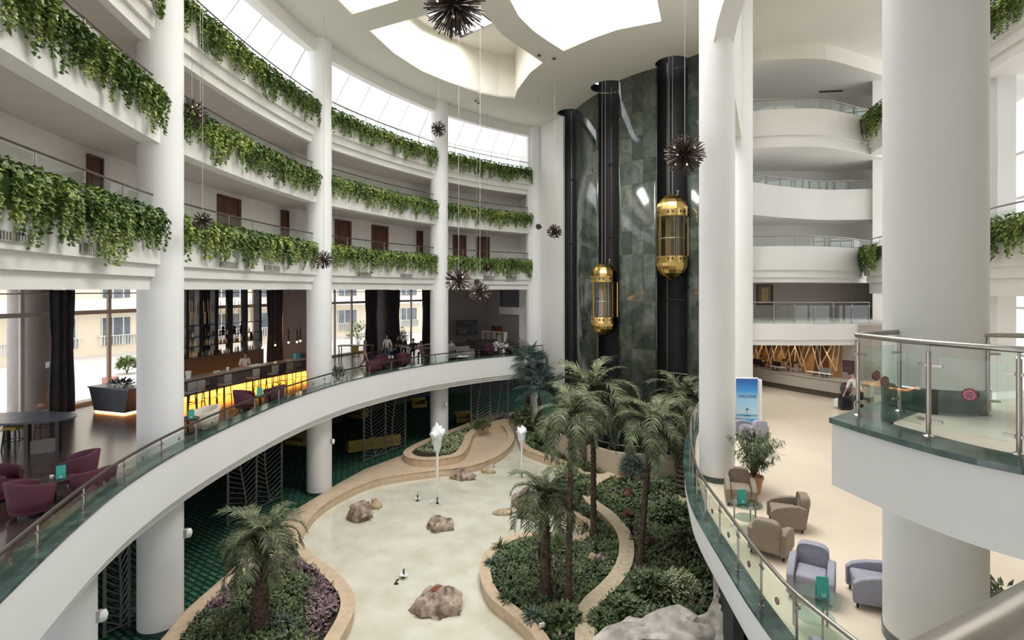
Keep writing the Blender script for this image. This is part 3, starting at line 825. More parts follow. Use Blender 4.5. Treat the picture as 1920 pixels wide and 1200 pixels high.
# hanging ivy of the galleries
def ivy(path, u0, u1, z0, seed, label, n=3000, drop=.95, size=.12, group='ivy strips hanging from the galleries', top=.62, dd=(-.48, -.10)):
    r = random.Random(seed); b = MB()
    f = path.seg(u0, u1, .3)
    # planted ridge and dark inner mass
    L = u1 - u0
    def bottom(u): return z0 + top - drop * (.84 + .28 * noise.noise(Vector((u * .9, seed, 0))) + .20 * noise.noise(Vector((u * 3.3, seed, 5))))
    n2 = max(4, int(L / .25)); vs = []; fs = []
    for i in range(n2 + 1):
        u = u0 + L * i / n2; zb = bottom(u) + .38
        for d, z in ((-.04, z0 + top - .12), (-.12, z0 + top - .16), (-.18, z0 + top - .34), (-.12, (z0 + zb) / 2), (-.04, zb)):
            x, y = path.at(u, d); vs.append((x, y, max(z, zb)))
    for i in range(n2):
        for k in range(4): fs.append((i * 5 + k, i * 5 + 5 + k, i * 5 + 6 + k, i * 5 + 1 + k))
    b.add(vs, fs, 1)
    k = 0; ns = int(L * 13); per = n / ns
    for i in range(ns):
        u = u0 + L * (i + r.uniform(-.5, .5)) / ns; ln = max(.25, (z0 + top - bottom(u)) * r.choice((.62, .8, .95, 1.05, 1.22)))
        dep = r.uniform(dd[0], dd[1]); ph = r.uniform(0, 6.28); m = max(5, int(per * ln / drop * 1.15))
        for j in range(m):
            t = (j + r.random()) / m; z = z0 + top - t * ln
            uu = max(u0, min(u1, u + .05 * math.sin(ph + t * 5) + r.uniform(-.05, .05)))
            d = dep * min(1, .35 + 2.2 * t) * (1 - .35 * t) + r.uniform(-.04, .04)
            x, y = path.at(uu, d); a = path.dir(uu) + R(-90) + r.uniform(-1.2, 1.2)
            q = size * r.uniform(.6, 1.2) * (1 - .25 * t)
            leaf(b, (x, y, z), q, q * .85, a, r.uniform(-1.45, -.3) if t > .1 else r.uniform(-.6, .5), 0, .15, r.uniform(-.5, .5))
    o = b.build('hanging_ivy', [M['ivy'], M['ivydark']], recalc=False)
    return tag(o, label, 'hanging ivy', group)
bays = [(14.0, 318, 'left of the nearest column'), (347, 602, 'between the two nearest columns'), (622, 823, 'between the middle columns'), (841, 999, 'next to the white pier')]
rowz = [(AZ, 'lowest gallery'), (BZ, 'middle gallery'), (CZ, 'top gallery')]
for j, (z, rn) in enumerate(rowz):
    for i, (p0, p1, bn) in enumerate(bays):
        u0 = GAL.px(p0, -.3) if i else GAL.px(-60, -.3)
        u1 = GAL.px(p1, -.3)
        if j == 2 and i == 0: pass
        L = u1 - u0
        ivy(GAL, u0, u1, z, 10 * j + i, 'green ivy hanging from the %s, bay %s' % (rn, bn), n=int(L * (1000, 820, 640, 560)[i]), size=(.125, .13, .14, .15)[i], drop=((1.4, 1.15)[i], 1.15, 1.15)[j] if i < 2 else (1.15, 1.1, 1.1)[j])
for nm, z, a0, a1, lab in (('g', AZ, 1620, 1660, 'small tuft of ivy at the side gallery corner above the framed certificate'), ('g', CZ, 1622, 1662, 'small tuft of ivy at the top corner of the side gallery'),
                     ('g', AZ, 1846, 1990, 'ivy strip on the side gallery to the right of the big column, lower one'), ('g', CZ, 1850, 2050, 'ivy strip at the upper right corner beside the big column')):
    u0, u1 = sorted((SG.px(a0, .1), SG.px(a1, .1)))
    ivy(SG, u0, u1, z, int(a0 + z), lab, n=int((u1 - u0) * 800), drop=1.4, dd=(.5, .12) if False else (-.5, -.12), group='ivy on the side gallery')

# ---------------------------------------------------------------- palms
def frond_mesh(L, e0, droop, seed, pairs=24, w=.26, name='frond'):
    r = random.Random(seed); b = MB(); pts = []; e = e0; p = Vector((0, 0, 0)); n = 12
    for i in range(n + 1):
        pts.append(p.copy()); p = p + Vector((math.cos(e), 0, math.sin(e))) * (L / n); e -= droop / n * (1 + i * .10)
    b.tube(pts, [.022 * (1 - .75 * i / n) for i in range(n + 1)], 4, cap=False)
    for k in range(pairs):
        t = .10 + .90 * k / pairs; f = t * n; i = min(n - 1, int(f)); q = pts[i].lerp(pts[i + 1], f - i)
        dr = (pts[i + 1] - pts[i]).normalized(); el = math.asin(max(-1, min(1, dr.z)))
        ll = w * (1.15 - .75 * abs(t - .4)) * r.uniform(.8, 1.15)
        for sgn in (-1, 1):
            az = sgn * r.uniform(.6, .95)
            # leaflet: two-segment drooping blade
            d1 = Vector((math.cos(az) * math.cos(el), math.sin(az), math.sin(el) * math.cos(az) + .12)).normalized()
            m = q + d1 * ll * .5; tip = m + (d1 + Vector((0, 0, -r.uniform(.25, .7)))).normalized() * ll * .5
            s = dr.cross(d1).normalized().cross(d1) * .010; nn = len(b.v)
            b.v += [tuple(q + s), tuple(q - s), tuple(m + s * 1.1), tuple(m - s * 1.1), tuple(tip)]
            b.f += [(nn, nn + 1, nn + 3, nn + 2), (nn + 2, nn + 3, nn + 4)]; b.m += [0, 0]
    o = b.build(name, M['frond'], recalc=False)
    return o
FR = [frond_mesh(1, e0, dr, i) for i, (e0, dr) in enumerate(((1.35, 1.2), (1.1, 1.7), (.85, 1.9), (.55, 1.7), (.2, 1.4), (-.25, 1.1)))]
for o in FR: C.objects.unlink(o)
def palm(px, pyb, pxc, pyc, L, tr, label, nf=26, seed=1, bulb=False, lean=0, base=.33, group=None, Y=None):
    x, y = P(px, pyb, base) if Y is None else PY(px, Y)
    zc = HZ(pyc, y); xc = (pxc - 960) * y / 1000
    t = thing('palm_tree', label, 'palm tree', (x, y, base), 0, group); r = random.Random(seed)
    b = MB(); H = zc - base; n = max(10, int(H / .11))
    pts = []; rr = []
    for i in range(n + 1):
        f = i / n; pts.append((x * 0 + (xc - x) * f ** 1.4, 0, H * f)); rr.append(tr * (1.15 - .3 * f) * (1 + (.18 if i % 2 else -.05)) * (1.25 if f > .9 and bulb else 1) * (1 + .4 * max(0, .1 - f) * 10))
    b.tube(pts, rr, 10)
    if bulb:
        for i in range(int(H * 60)):
            f = r.random(); a = r.uniform(0, 6.28); leaf(b, ((xc - x) * f ** 1.4 + tr * math.cos(a), tr * math.sin(a), H * f), .12, .07, a, 1.0)
    b.build('trunk', M['bark'], t, smooth=60)
    for i in range(nf):
        k = int(len(FR) * ((i / nf) ** .9)); k = min(len(FR) - 1, k)
        c = FR[k].copy(); C.objects.link(c); c.parent = t
        c.location = (xc - x, 0, H - .02); c.rotation_euler = (r.uniform(-.2, .2), r.uniform(-.12, .12), i * 2.39996 + r.uniform(-.2, .2)); s = L * r.uniform(.85, 1.12); c.scale = (s, s * 1.0, s)
        c.name = 'frond'
    return t
palm(488, 1178, 490, 1012, 1.5, .19, 'short palm with a shaggy trunk in the kidney shaped planter', 34, 1, True)
palm(1022, 1118, 1022, 935, 1.45, .15, 'short thick-trunked palm at the front of the curved stone planter', 32, 2, True)
palm(1066, 1140, 1072, 785, 1.5, .085, 'tall thin-trunked palm in the middle of the curved stone planter', 26, 3)
palm(1113, 1008, 1112, 745, 2.2, .10, 'tall palm rising behind the others before the black lift shaft', 34, 4)
palm(1201, 1062, 1224, 800, 1.65, .095, 'tall leaning palm in the undergrowth bed with terracotta pots', 32, 5)
palm(1097, 876, 1092, 760, 1.9, .25, 'palm with a stout trunk standing close to the beige garden wall', 24, 6, base=.34)
palm(1281, 922, 1278, 752, 2.3, .30, 'stout palm beside the white column foot, before the lift core', 30, 7, base=.34)
for o in FR: pass

# fan palms by the pier
def fan_leaf():
    b = MB(); b.tube([(0, 0, 0), (.25, 0, .05), (.5, 0, .06)], .012, 4)
    for i in range(17):
        a = R(-115 + 230 * i / 16); l = .72 * (1 - .15 * abs(i - 8) / 8)
        m = Vector((.5, 0, .06)); d = Vector((math.cos(a), math.sin(a), -.12 - .1 * abs(math.sin(a)))); s = Vector((-math.sin(a), math.cos(a), .3)) * .026
        p1 = m + d * l * .55; tip = m + d * l + Vector((0, 0, -.1)); n = len(b.v)
        b.v += [tuple(m), tuple(p1 + s), tuple(tip), tuple(p1 - s)]; b.f += [(n, n + 1, n + 2), (n, n + 2, n + 3)]; b.m += [0, 0]
    return b.build('fan_leaf', M['frondblue'], recalc=False)
FL = fan_leaf(); C.objects.unlink(FL)
r = random.Random(9)
for px, py, pb, sc, lab in ((990, 683, 805, 1.55, 'taller fan palm before the white pier'), (1012, 722, 812, 1.5, 'lower fan palm with pale trunk right of the taller one')):
    x, y = P(px, pb, .34); H = HZ(py, y) - .34
    t = thing('fan_palm', lab, 'fan palm', (x, y, .34), 0, None)
    b = MB(); n = 16; b.tube([(.03 * math.sin(i), 0, H * i / n) for i in range(n + 1)], [.16 * (1.1 if i % 2 else .9) for i in range(n + 1)], 9); b.build('trunk', M['bark'], t, smooth=60)
    for i in range(19):
        c = FL.copy(); C.objects.link(c); c.parent = t; c.location = (0, 0, H)
        c.rotation_euler = (r.uniform(-.3, .3), R(-75 + 115 * (i / 19)), i * 2.4); s = sc * r.uniform(.85, 1.1); c.scale = (s, s, s)

# ---------------------------------------------------------------- leafy shrubs as things of their own
def shrub(px, py, rad, hgt, m, label, n=500, size=.12, seed=1, z=.34, name='shrub', cat='shrub', long=.5, xy=None):
    x, y = xy if xy else P(px, py, z); r = random.Random(seed)
    t = thing(name, label, cat, (x, y, z))
    b = MB()
    for i in range(9):
        a = r.uniform(0, 6.28); b.tube([(0, 0, 0), (rad * .4 * math.cos(a), rad * .4 * math.sin(a), hgt * .6), (rad * .7 * math.cos(a), rad * .7 * math.sin(a), hgt * r.uniform(.75, 1))], [.02, .012, .005], 4)
    b.build('stem', M['stem'], t)
    b = MB()
    for i in range(n):
        a = r.uniform(0, 6.28); ph = math.acos(r.uniform(-.25, 1)); q = r.uniform(.55, 1) * (1 + .3 * noise.noise(Vector((3 * math.cos(a), 3 * math.sin(a), ph * 2 + seed))))
        p = (rad * q * math.sin(ph) * math.cos(a), rad * q * math.sin(ph) * math.sin(a), hgt * .45 + hgt * .55 * q * math.cos(ph))
        s = size * r.uniform(.6, 1.2); leaf(b, p, s, s * long, a + r.uniform(-.7, .7), r.uniform(-.8, .9), 0, .2)
    b.build('foliage', M[m], t, recalc=False)
    return t
shrub(1275, 1125, .50, .85, 'coverlight', 'pale variegated shrub near the pale boulder', 1300, .13, 1)
shrub(1060, 905, .6, .85, 'coverlight', 'pale variegated shrub beside the promontory rocks', 700, .13, 2)
shrub(1185, 905, .55, 1.6, 'frondblue', 'tall bluish green bush against the beige garden wall', 700, .26, 3, long=.25)
shrub(1222, 1120, .62, .75, 'cover', 'dark glossy green bush left of the variegated shrub', 800, .2, 4)
shrub(1170, 1165, .6, .6, 'cover', 'low dark green bush beside the weathered stone curb', 700, .2, 5)
shrub(1262, 985, .7, 1.0, 'cover', 'dark bush behind the terracotta pots close to the lobby edge', 800, .22, 6)
shrub(1285, 1040, .6, 1.0, 'cover', 'dark green bush against the lobby edge wall', 700, .22, 7)
shrub(1235, 925, .8, .5, 'cover', 'spreading green bush at the foot of the beige garden wall', 700, .2, 8)
shrub(1030, 838, .9, 1.5, 'cover', 'bushy green plant by the far end of the pool curb', 900, .25, 9)
shrub(1080, 850, .8, 1.2, 'cover', 'dark bush by the left end of the beige garden wall', 700, .25, 10)
shrub(985, 815, .7, 1.9, 'cover', 'tall green bush under the fan palms', 900, .25, 11)
shrub(822, 845, .42, 1.35, 'coverlight', 'upright pale green bush in the far stone planter', 650, .13, 12, z=.5)
shrub(905, 808, .55, .8, 'cover', 'small dark bush at the end of the far stone planter', 500, .16, 13, z=.5)
shrub(1100, 930, .6, .6, 'cover', 'low bush at the narrow neck of the stone curb', 600, .18, 14)
shrub(1060, 1175, .4, .5, 'cover', 'broad leaved plant at the tip of the curved stone planter', 350, .22, 15)
shrub(1130, 1180, .4, .45, 'cover', 'leafy plant hugging the end of the weathered curb', 350, .2, 16)
# long-leaved clumps at the left rim of the curved stone planter
for i, (px, py, lab) in enumerate(((938, 1030, 'strap-leaved clump at the corner of the curved stone planter'), (925, 1060, 'strap-leaved clump hanging over the planter curb'), (955, 1128, 'dark strap-leaved clump at the lower curb'), (1000, 1162, 'strap-leaved clump near the white floodlight'), (1120, 1000, 'strap-leaved clump beside the two round stones'), (530, 1175, 'dark strap-leaved plant at the foot of the short palm'))):
    x, y = P(px, py, .36); r = random.Random(i); b = MB()
    for k in range(46):
        a = r.uniform(0, 6.28); e = r.uniform(.3, 1.35); l = r.uniform(.28, .5)
        d = Vector((math.cos(a) * math.cos(e), math.sin(a) * math.cos(e), math.sin(e))); s = Vector((-math.sin(a), math.cos(a), 0)) * .03
        p0 = Vector((.05 * math.cos(a), .05 * math.sin(a), 0)); m = p0 + d * l * .6; tp = m + (d + Vector((0, 0, -.8))).normalized() * l * .5; n = len(b.v)
        b.v += [tuple(p0 - s * .5), tuple(p0 + s * .5), tuple(m + s), tuple(m - s), tuple(tp)]; b.f += [(n, n + 1, n + 2, n + 3), (n + 3, n + 2, n + 4)]; b.m += [0, 0]
    o = b.build('strap_leaf_plant', M['frondblue' if i % 2 else 'cover'], recalc=False); o.location = (x, y, .34); tag(o, lab, 'plant', 'strap-leaved clumps in the beds')

# ---------------------------------------------------------------- rocks, pots, fountains
M['rock'] = mat('pink_brown_rock', (.15, .10, .075), .9, scale=4, col2=(.52, .42, .34), bump=1.0, bscale=9)
M['rockgrey'] = mat('pale_grey_rock', (.30, .265, .23), .9, scale=3, col2=(.60, .56, .50), bump=.8, bscale=7)
M['rocktan'] = mat('tan_rock', (.38, .28, .18), .9, scale=5, col2=(.60, .49, .34), bump=.6, bscale=9)
def rock(px, py, sx, sy, sz, seed, label, m='rock', z=.05, rz=0, name='rock', sub=4, rough=.28, group='rocks in the pool', nf=9):
    x, y = P(px, py, z + .1); bm = bmesh.new(); bmesh.ops.create_icosphere(bm, subdivisions=sub, radius=1)
    for v in bm.verts:
        d = v.co.normalized()
        k = 1.06 + rough * noise.noise(d * 1.3 + Vector((seed * 7, 0, 0))) * 1.3 + rough * .6 * noise.noise(d * 3.1 + Vector((seed, 5, 0)))
        # facets: clamp against a few random planes
        rr = random.Random(seed)
        for q in range(nf):
            n = Vector((rr.uniform(-1, 1), rr.uniform(-1, 1), rr.uniform(-.3, 1))).normalized(); dd = d.dot(n)
            if dd > 0: k = min(k, rr.uniform(.68, .86) / dd)
        k += .03 * noise.noise(d * 9)
        v.co = Vector((d.x * k * sx, d.y * k * sy, d.z * k * sz))
    me = bpy.data.meshes.new(name); bm.to_mesh(me); bm.free(); me.materials.append(M[m]); me.shade_smooth(); me.set_sharp_from_angle(angle=R(28))
    o = bpy.data.objects.new(name, me); C.objects.link(o); o.location = (x, y, z + sz * .25); o.scale = (1.12, 1.12, 1.12); o.rotation_euler = (0, 0, rz)
    return tag(o, label, 'rock', group)
rock(676, 967, .48, .46, .62, 11, 'upright reddish rock at the left of the pool', rz=.4)
rock(705, 946, .27, .25, .28, 5, 'small tan rock behind the upright reddish one', 'rocktan')
rock(824, 985, .54, .42, .34, 8, 'broad pale brown rock in the middle of the pool', rz=-.3)
rock(868, 893, .56, .40, .40, 4, 'long reddish rock by the far pool rim')
rock(915, 881, .38, .30, .22, 2, 'flat grey rock at the far rim, right of the long one', 'rocktan')
rock(921, 872, .20, .16, .14, 21, 'small white stone behind the flat grey rock', 'rockgrey')
rock(826, 1130, .74, .62, .44, 6, 'large grey-brown rock with a rusty hollow near the bottom of the pool', rz=.3)
rock(990, 945, .72, .45, .60, 13, 'dark brown rock at the tip of the promontory')
rock(945, 958, .42, .20, .16, 14, 'low flat rock in the water before the promontory', 'rocktan')
rock(1035, 950, .55, .4, .5, 15, 'brown rock on the promontory behind the short palm')
rock(1110, 1046, .17, .15, .20, 31, 'small round tan stone lying among the plants', 'rocktan', .34, group='stones in the planters')
rock(1127, 1048, .17, .15, .20, 32, 'small round grey-brown stone beside the tan one', 'rock', .34, group='stones in the planters')
rock(1082, 1142, .15, .13, .22, 33, 'brown stone at the foot of the thin palm', 'rock', .34, group='stones in the planters')
rock(1262, 1215, 1.5, .75, .75, 41, 'broad grey boulder at the bottom edge with creeping leaves', 'rockgrey', .45, .1, 'boulder', 5, .30, 'boulders below the lobby edge', 3)
rock(1385, 1215, .8, .62, 1.0, 46, 'pale rounded boulder below the lobby edge curb', 'rockgrey', .5, .2, 'boulder', 5, .30, 'boulders below the lobby edge', 3)
rock(1372, 1160, .5, .45, 1.15, 43, 'tall pale boulder standing behind the rounded one', 'rockgrey', .7, 0, 'boulder', 5, .30, 'boulders below the lobby edge', 2)
M['rust'] = mat('rusty_hollow', (.22, .06, .02), .8, var=.4, scale=20)
o = [k_ for k_ in bpy.data.objects if k_.get('label', '').startswith('large grey-brown rock')][0]
b = MB(); b.lathe([(0, .05), (.10, .04), (.16, 0), (.12, -.03)], (0, 0, 0), 12, sy=.7); q_ = b.build('rusty_hollow', M['rust'], o, smooth=60); q_.location = (-.12, -.02, .40)
M['terra'] = mat('terracotta', (.11, .045, .034), .7, var=.15, scale=6)
for i, (px, py, rx, rz, lab) in enumerate(((1175, 935, 1.35, 2.6, 'terracotta pot on its side with its mouth to the viewer'), (1180, 970, -2.4, .3, 'upturned red terracotta pot below the lying one'), (1236, 968, -2.2, -.8, 'upturned terracotta pot to the right, near the dark bush'), (1214, 1022, -2.0, .4, 'dark terracotta pot half hidden in purple undergrowth'))):
    x, y = P(px, py, .5); t = thing('terracotta_pot', lab, 'pot', (x, y, .64), rz, 'terracotta pots in the undergrowth'); t.rotation_euler = (rx, 0, rz)
    b = MB(); b.lathe([(.0, -.2), (.14, -.2), (.2, .14), (.17, .14), (.12, -.16), (0, -.16)], seg=24); b.build('body', M['terra'], t, smooth=40)
    b = MB(); b.lathe([(.19, .10), (.235, .10), (.235, .18), (.175, .18), (.175, .10)], seg=24); b.build('rim', M['terra'], t, smooth=40)
# fountains
M['jet'] = mat('white_foaming_water', (.85, .88, .88), .25, var=.05, bump=.4)
def jetmat():
    m = bpy.data.materials.new('misty_water_jet'); m.use_nodes = True; nt = m.node_tree; b = nt.nodes['Principled BSDF']
    b.inputs['Base Color'].default_value = (.9, .93, .95, 1); b.inputs['Roughness'].default_value = .3
    mx = nt.nodes.new('ShaderNodeMixShader'); t = nt.nodes.new('ShaderNodeBsdfTransparent'); nz = nt.nodes.new('ShaderNodeTexNoise'); nz.inputs['Scale'].default_value = 16
    cr = nt.nodes.new('ShaderNodeValToRGB'); cr.color_ramp.elements[0].position = .3; cr.color_ramp.elements[1].position = .6; tc = nt.nodes.new('ShaderNodeTexCoord')
    nt.links.new(tc.outputs['Object'], nz.inputs['Vector']); nt.links.new(nz.outputs['Fac'], cr.inputs['Fac']); nt.links.new(cr.outputs['Color'], mx.inputs['Fac'])
    nt.links.new(t.outputs[0], mx.inputs[1]); nt.links.new(b.outputs[0], mx.inputs[2]); nt.links.new(mx.outputs[0], nt.nodes['Material Output'].inputs['Surface']); return m
M['mist'] = jetmat()
for px, pyb, pyt, lab, big in ((820, 940, 797, 'tall fountain jet rising in the middle of the pool', 1), (978, 892, 797, 'narrower fountain jet by the right pool curb', .8), (757, 1078, 1060, 'stubby fountain nozzle with a low bubbling jet', .0), (783, 935, 905, 'faint small spray left of the tall jet', .35)):
    x, y = P(px, pyb, .12); H = HZ(pyt, y) - .12
    t = thing('fountain', lab, 'fountain', (x, y, .02))
    b = MB(); b.lathe([(0, 0), (.06, 0), (.06, .05), (.03, .06), (.03, .30), (0, .30)], seg=12); b.build('nozzle', M['black'], t, smooth=40)
    r = random.Random(px)
    if big:
        b = MB(); n = 26; b.tube([(.01 * r.uniform(-1, 1), .01 * r.uniform(-1, 1), .3 + (H - .3) * i / n) for i in range(n + 1)], [big * (.035 + .03 * (i / n) + r.uniform(0, .015)) for i in range(n + 1)], 8)
        b.build('jet', M['jet'] if big > .5 else M['mist'], t, smooth=60)
        if big > .5:
            bm = bmesh.new(); bmesh.ops.create_icosphere(bm, subdivisions=4, radius=1)
            for v in bm.verts:
                d = v.co.normalized(); k = 1 + .35 * noise.noise(d * 2.4 + Vector((px, 0, 0))) + .22 * noise.noise(d * 6)
                wz = .62 + .38 * d.z if d.z < .4 else 1
                v.co = Vector((d.x * k * .36 * big * wz, d.y * k * .36 * big * wz, H - .62 * big + d.z * k * .66 * big))
            me = bpy.data.meshes.new('plume'); bm.to_mesh(me); bm.free(); me.materials.append(M['jet']); me.shade_smooth(); o = bpy.data.objects.new('plume', me); C.objects.link(o); o.parent = t
    b = MB()
    for i in range(30):
        a = r.uniform(0, 6.28); q = .35 * r.random() ** .6 * max(.5, big); s = r.uniform(.01, .035)
        b.lathe([(s * 1.2, 0), (s, s * .5), (0, s * .8)], (q * math.cos(a), q * math.sin(a), .13), 6)
    b.build('splash', M['jet'], t, smooth=180)
x, y = P(743, 1088, .15); b = MB(); b.tube([(0, 0, 0), (.0, 0, .12), (.08, .0, .16)], .025, 6); b.box(0, 0, .02, .12, .08, .04); b.build('spot_fitting', M['black'], tag(bpy.data.objects.new('pool_spotlight', None), 'tiny dark fitting standing in the water beside the stubby nozzle', 'pool light'))
o = bpy.data.objects['pool_spotlight']; C.objects.link(o); o.location = (x, y, .02)
x, y = P(1016, 1178, .44); t = thing('floodlight', 'small white floodlight box on the planter curb', 'floodlight', (x, y, .44), .4)
b = MB(); b.rbox(0, 0, .09, .16, .07, .11, .015); b.build('housing', M['white_cool'], t); b = MB(); b.box(0, .0, .02, .05, .05, .04); b.build('foot', M['black'], t)
# garden wall rail
t = thing('curved_garden_rail', 'chrome rail on top of the beige garden wall', 'railing', (0, 0, 0))
b = MB(); b.tube([(*p, 1.98) for p in GW.seg(1.2, GW.len - .2, .3, .12)], .025, 6); b.build('handrail', M['chrome'], t, smooth=60)
for i in range(9):
    x, y = GW.at(1.3 + (GW.len - 1.6) * i / 8, .12); b = MB(); b.tube([(x, y, 1.6), (x, y, 1.98)], .018, 6); b.build('post', M['chrome'], t)
# ================================================================ RAILINGS
M['sticker'] = mat('pink_round_sticker', (.45, .16, .20), .5, var=.2, scale=30)
M['stickerbrown'] = mat('brown_round_sticker', (.20, .10, .08), .5)
M['stickerring'] = mat('dark_red_ring', (.16, .02, .035), .5)
def railing(path, u0, u1, d, zb, zt, step, name, label, group=None, rail_r=.03, m='chrome', gz=(.12, .16), post_r=.018, glassm='railglass', stick=False, clamps=True, seg=.35, rail_m=None):
    t = thing(name, label, 'railing', (0, 0, 0), 0, group)
    b = MB(); b.tube([(*p, zt) for p in path.seg(u0, u1, seg, d)], rail_r, 8)
    b.build('handrail', M[rail_m or m], t, smooth=60)
    n = max(1, round((u1 - u0) / step)); h = zt - zb
    pb = MB(); pb.tube([(0, 0, 0), (0, 0, h)], post_r, 8); pb.lathe([(0, .012), (post_r * 2.4, .012), (post_r * 2.4, 0)], seg=12)
    if clamps:
        for z in (gz[0] + .06, h - gz[1] - .06): pb.box(0, 0, z, post_r * 7, post_r * 1.6, .03)
    proto = None
    for i in range(n + 1):
        u = u0 + (u1 - u0) * i / n; x, y = path.at(u, d)
        if proto is None: o = proto = pb.build('post', M[m], t, smooth=40)
        else: o = proto.copy(); C.objects.link(o); o.parent = t
        o.location = (x, y, zb); o.rotation_euler = (0, 0, path.dir(u))
    for i in range(n):
        a = u0 + (u1 - u0) * (i + .05) / n; c = u0 + (u1 - u0) * (i + .95) / n
        b = MB(); b.sweep(path.seg(a, c, .5, d), [(-.006, zb + gz[0]), (.006, zb + gz[0]), (.006, zt - gz[1]), (-.006, zt - gz[1])])
        g = b.build('glass_panel', M[glassm], t)
        if stick:
            u = (a + c) / 2; x, y = path.at(u, d); b = MB(); zz = (zb + zt) / 2
            Mx = Matrix.Translation((x, y, zz)) @ Matrix.Rotation(path.dir(u), 4, 'Z') @ Matrix.Rotation(R(90), 4, 'X')
            b.lathe([(.032, -.009), (.047, -.009), (.047, .009), (.032, .009), (.032, -.009)], seg=20, M=Mx); b.build('sticker', M['stickerbrown'], g)
    return t
railing(RING, RING.px(-70, .3), RING.len - .1, .15, 5.40, 5.90, 1.72, 'lounge_railing', 'long curved glass railing with bronze handrail along the lounge edge', rail_r=.035, rail_m='bronze_rail', post_r=.02, gz=(.06, .10), stick=True)
railing(LOB, .6, LOB.len - .3, -.14, 5.16, 5.88, 1.0, 'lobby_railing', 'curved steel and glass railing along the lobby edge above the garden', rail_r=.028, post_r=.017, gz=(.06, .09), stick=True)
k = 0
for j, (z, rn) in enumerate(rowz):
    us = [0] + [COLS[c][2] for c in 'ABCD']
    for i in range(4):
        a, c = (GAL.px(-60, .2) if i == 0 else us[i] + .45), us[i + 1] - .45
        railing(GAL, a, c, .18, z + .5, z + 1.05, 1.55, 'gallery_railing', 'slim handrail above the ivy of the %s, bay %s' % (rn, bays[i][2]), 'railings of the curved galleries', rail_r=.03, rail_m='bronze_rail', gz=(.03, .08), clamps=False, seg=.5, glassm='glass')
for path, z, top, lab in ((GL_, LZ, LZ, 'straight glass railing of the gallery above the reception'), (GA_, AZ, AZ + .5, 'curved glass railing second up above the reception'), (GB_, BZ, BZ + .5, 'curved glass railing third up above the reception'), (GC_, CZ, CZ + .5, 'topmost curved glass railing above the reception')):
    u0, u1 = path.px(1412, .1), path.px(1630, .1)
    railing(path, u0, u1, .12, top, z + 1.0, .92 if z < 9 else 1.05, 'gallery_railing', lab, None, rail_r=.03, clamps=z < 9, gz=(.05, .14) if z < 9 else (.02, .05), rail_m='chrome', stick=False, glassm='glass')
for z, lab in ((AZ, 'railing of the side gallery right of the big column'), (CZ, 'upper railing of the side gallery')):
    railing(SG, .3, SG.len - .2, .2, z + .5, z + .97, 1.55, 'gallery_railing', lab, rail_r=.028, clamps=False, seg=.5)
# landing rails near the viewer
def free_rail(name, label, pts, posts, zt=E - .575, zb=E - 1.585, panels=(), stickers=()):
    t = thing(name, label, 'railing', (0, 0, 0)); pa = Path([p for p in pts])
    b = MB(); b.tube([(*p, zt) for p in pa.seg(0, pa.len, .06)], .034, 14); b.build('handrail', M['chrome'], t, smooth=60)
    for (x, y) in posts:
        b = MB(); b.tube([(x, y, zb), (x, y, zt - .09)], .024, 12); b.tube([(x, y, zt - .10), (x, y, zt - .03)], .013, 8); b.lathe([(0, .03), (.028, .028), (.055, .006), (.055, 0)], (x, y, zb), 16)
        b.build('post', M['chrome'], t, smooth=50)
    for (a, c) in panels:
        a, c = Vector(a), Vector(c); d = (c - a).normalized(); n = Vector((-d.y, d.x)) * .006; b = MB()
        p0, p1 = a + d * .09, c - d * .09
        b.prism([tuple(p0 + n), tuple(p1 + n), tuple(p1 - n), tuple(p0 - n)], zb + .10, zt - .14); g = b.build('glass_panel', M['railglass'], t)
        for q, s in ((p0, a), (p1, c)):
            for z in (zb + .17, zt - .24):
                b = MB(); m_ = (q + s) / 2; b.box(m_.x, m_.y, z, (q - s).length + .07, .03, .028, math.atan2(d.y, d.x)); b.build('clamp', M['chrome'], t)
    for (x, y, z, a) in stickers:
        Mx = Matrix.Translation((x, y, z)) @ Matrix.Rotation(a, 4, 'Z') @ Matrix.Rotation(R(90), 4, 'X')
        b = MB(); b.lathe([(0, -.009), (.052, -.009), (.052, .009), (0, .009)], seg=28, M=Mx); s = b.build('sticker', M['sticker'], t)
        b = MB(); b.lathe([(.052, -.0095), (.064, -.0095), (.064, .0095), (.052, .0095), (.052, -.0095)], seg=28, M=Mx)
        for q in range(3): b.box(0, 0, 0, .075 - .02 * abs(q - 1), .008, .02, M=Mx @ Matrix.Translation((0, .022 * (q - 1), 0)))
        b.build('printed_ring', M['stickerring'], s)
    return t
p1_, p2_, p3_ = (4.36, 6.72), (4.52, 5.76), (4.87, 5.12)
free_rail('landing_railing', 'thick steel railing with glass panels on the landing in front of the big column', [(4.36, 6.74), (4.40, 6.3), (4.52, 5.76), (4.68, 5.4), (4.87, 5.12), (5.3, 4.72), (6.0, 4.3)], [p1_, (4.50, 5.76), p3_, (5.7, 4.48)], panels=((p1_, (4.50, 5.76)), ((4.50, 5.76), p3_), (p3_, (5.7, 4.48))), stickers=((4.66, 5.43, E - 1.07, R(-55)),))
free_rail('landing_railing', 'short steel railing from the corner post to the big column', [(4.36, 6.74), (4.7, 7.0), (5.42, 7.28)], [(5.05, 6.95)], panels=((p1_, (5.05, 6.95)),), stickers=((4.80, 6.87, E - 1.18, R(18)), (4.66, 6.83, E - 1.10, R(18))))
free_rail('landing_railing', 'steel railing starting right behind the big column', [(5.93, 6.82), (6.3, 6.7), (7.2, 6.3), (9, 5.9)], [(6.05, 6.78), (7.4, 6.25)], panels=(((6.05, 6.78), (7.4, 6.25)),))
t = thing('balcony_handrail', 'thick steel handrail crossing the lower right corner, very close', 'railing')
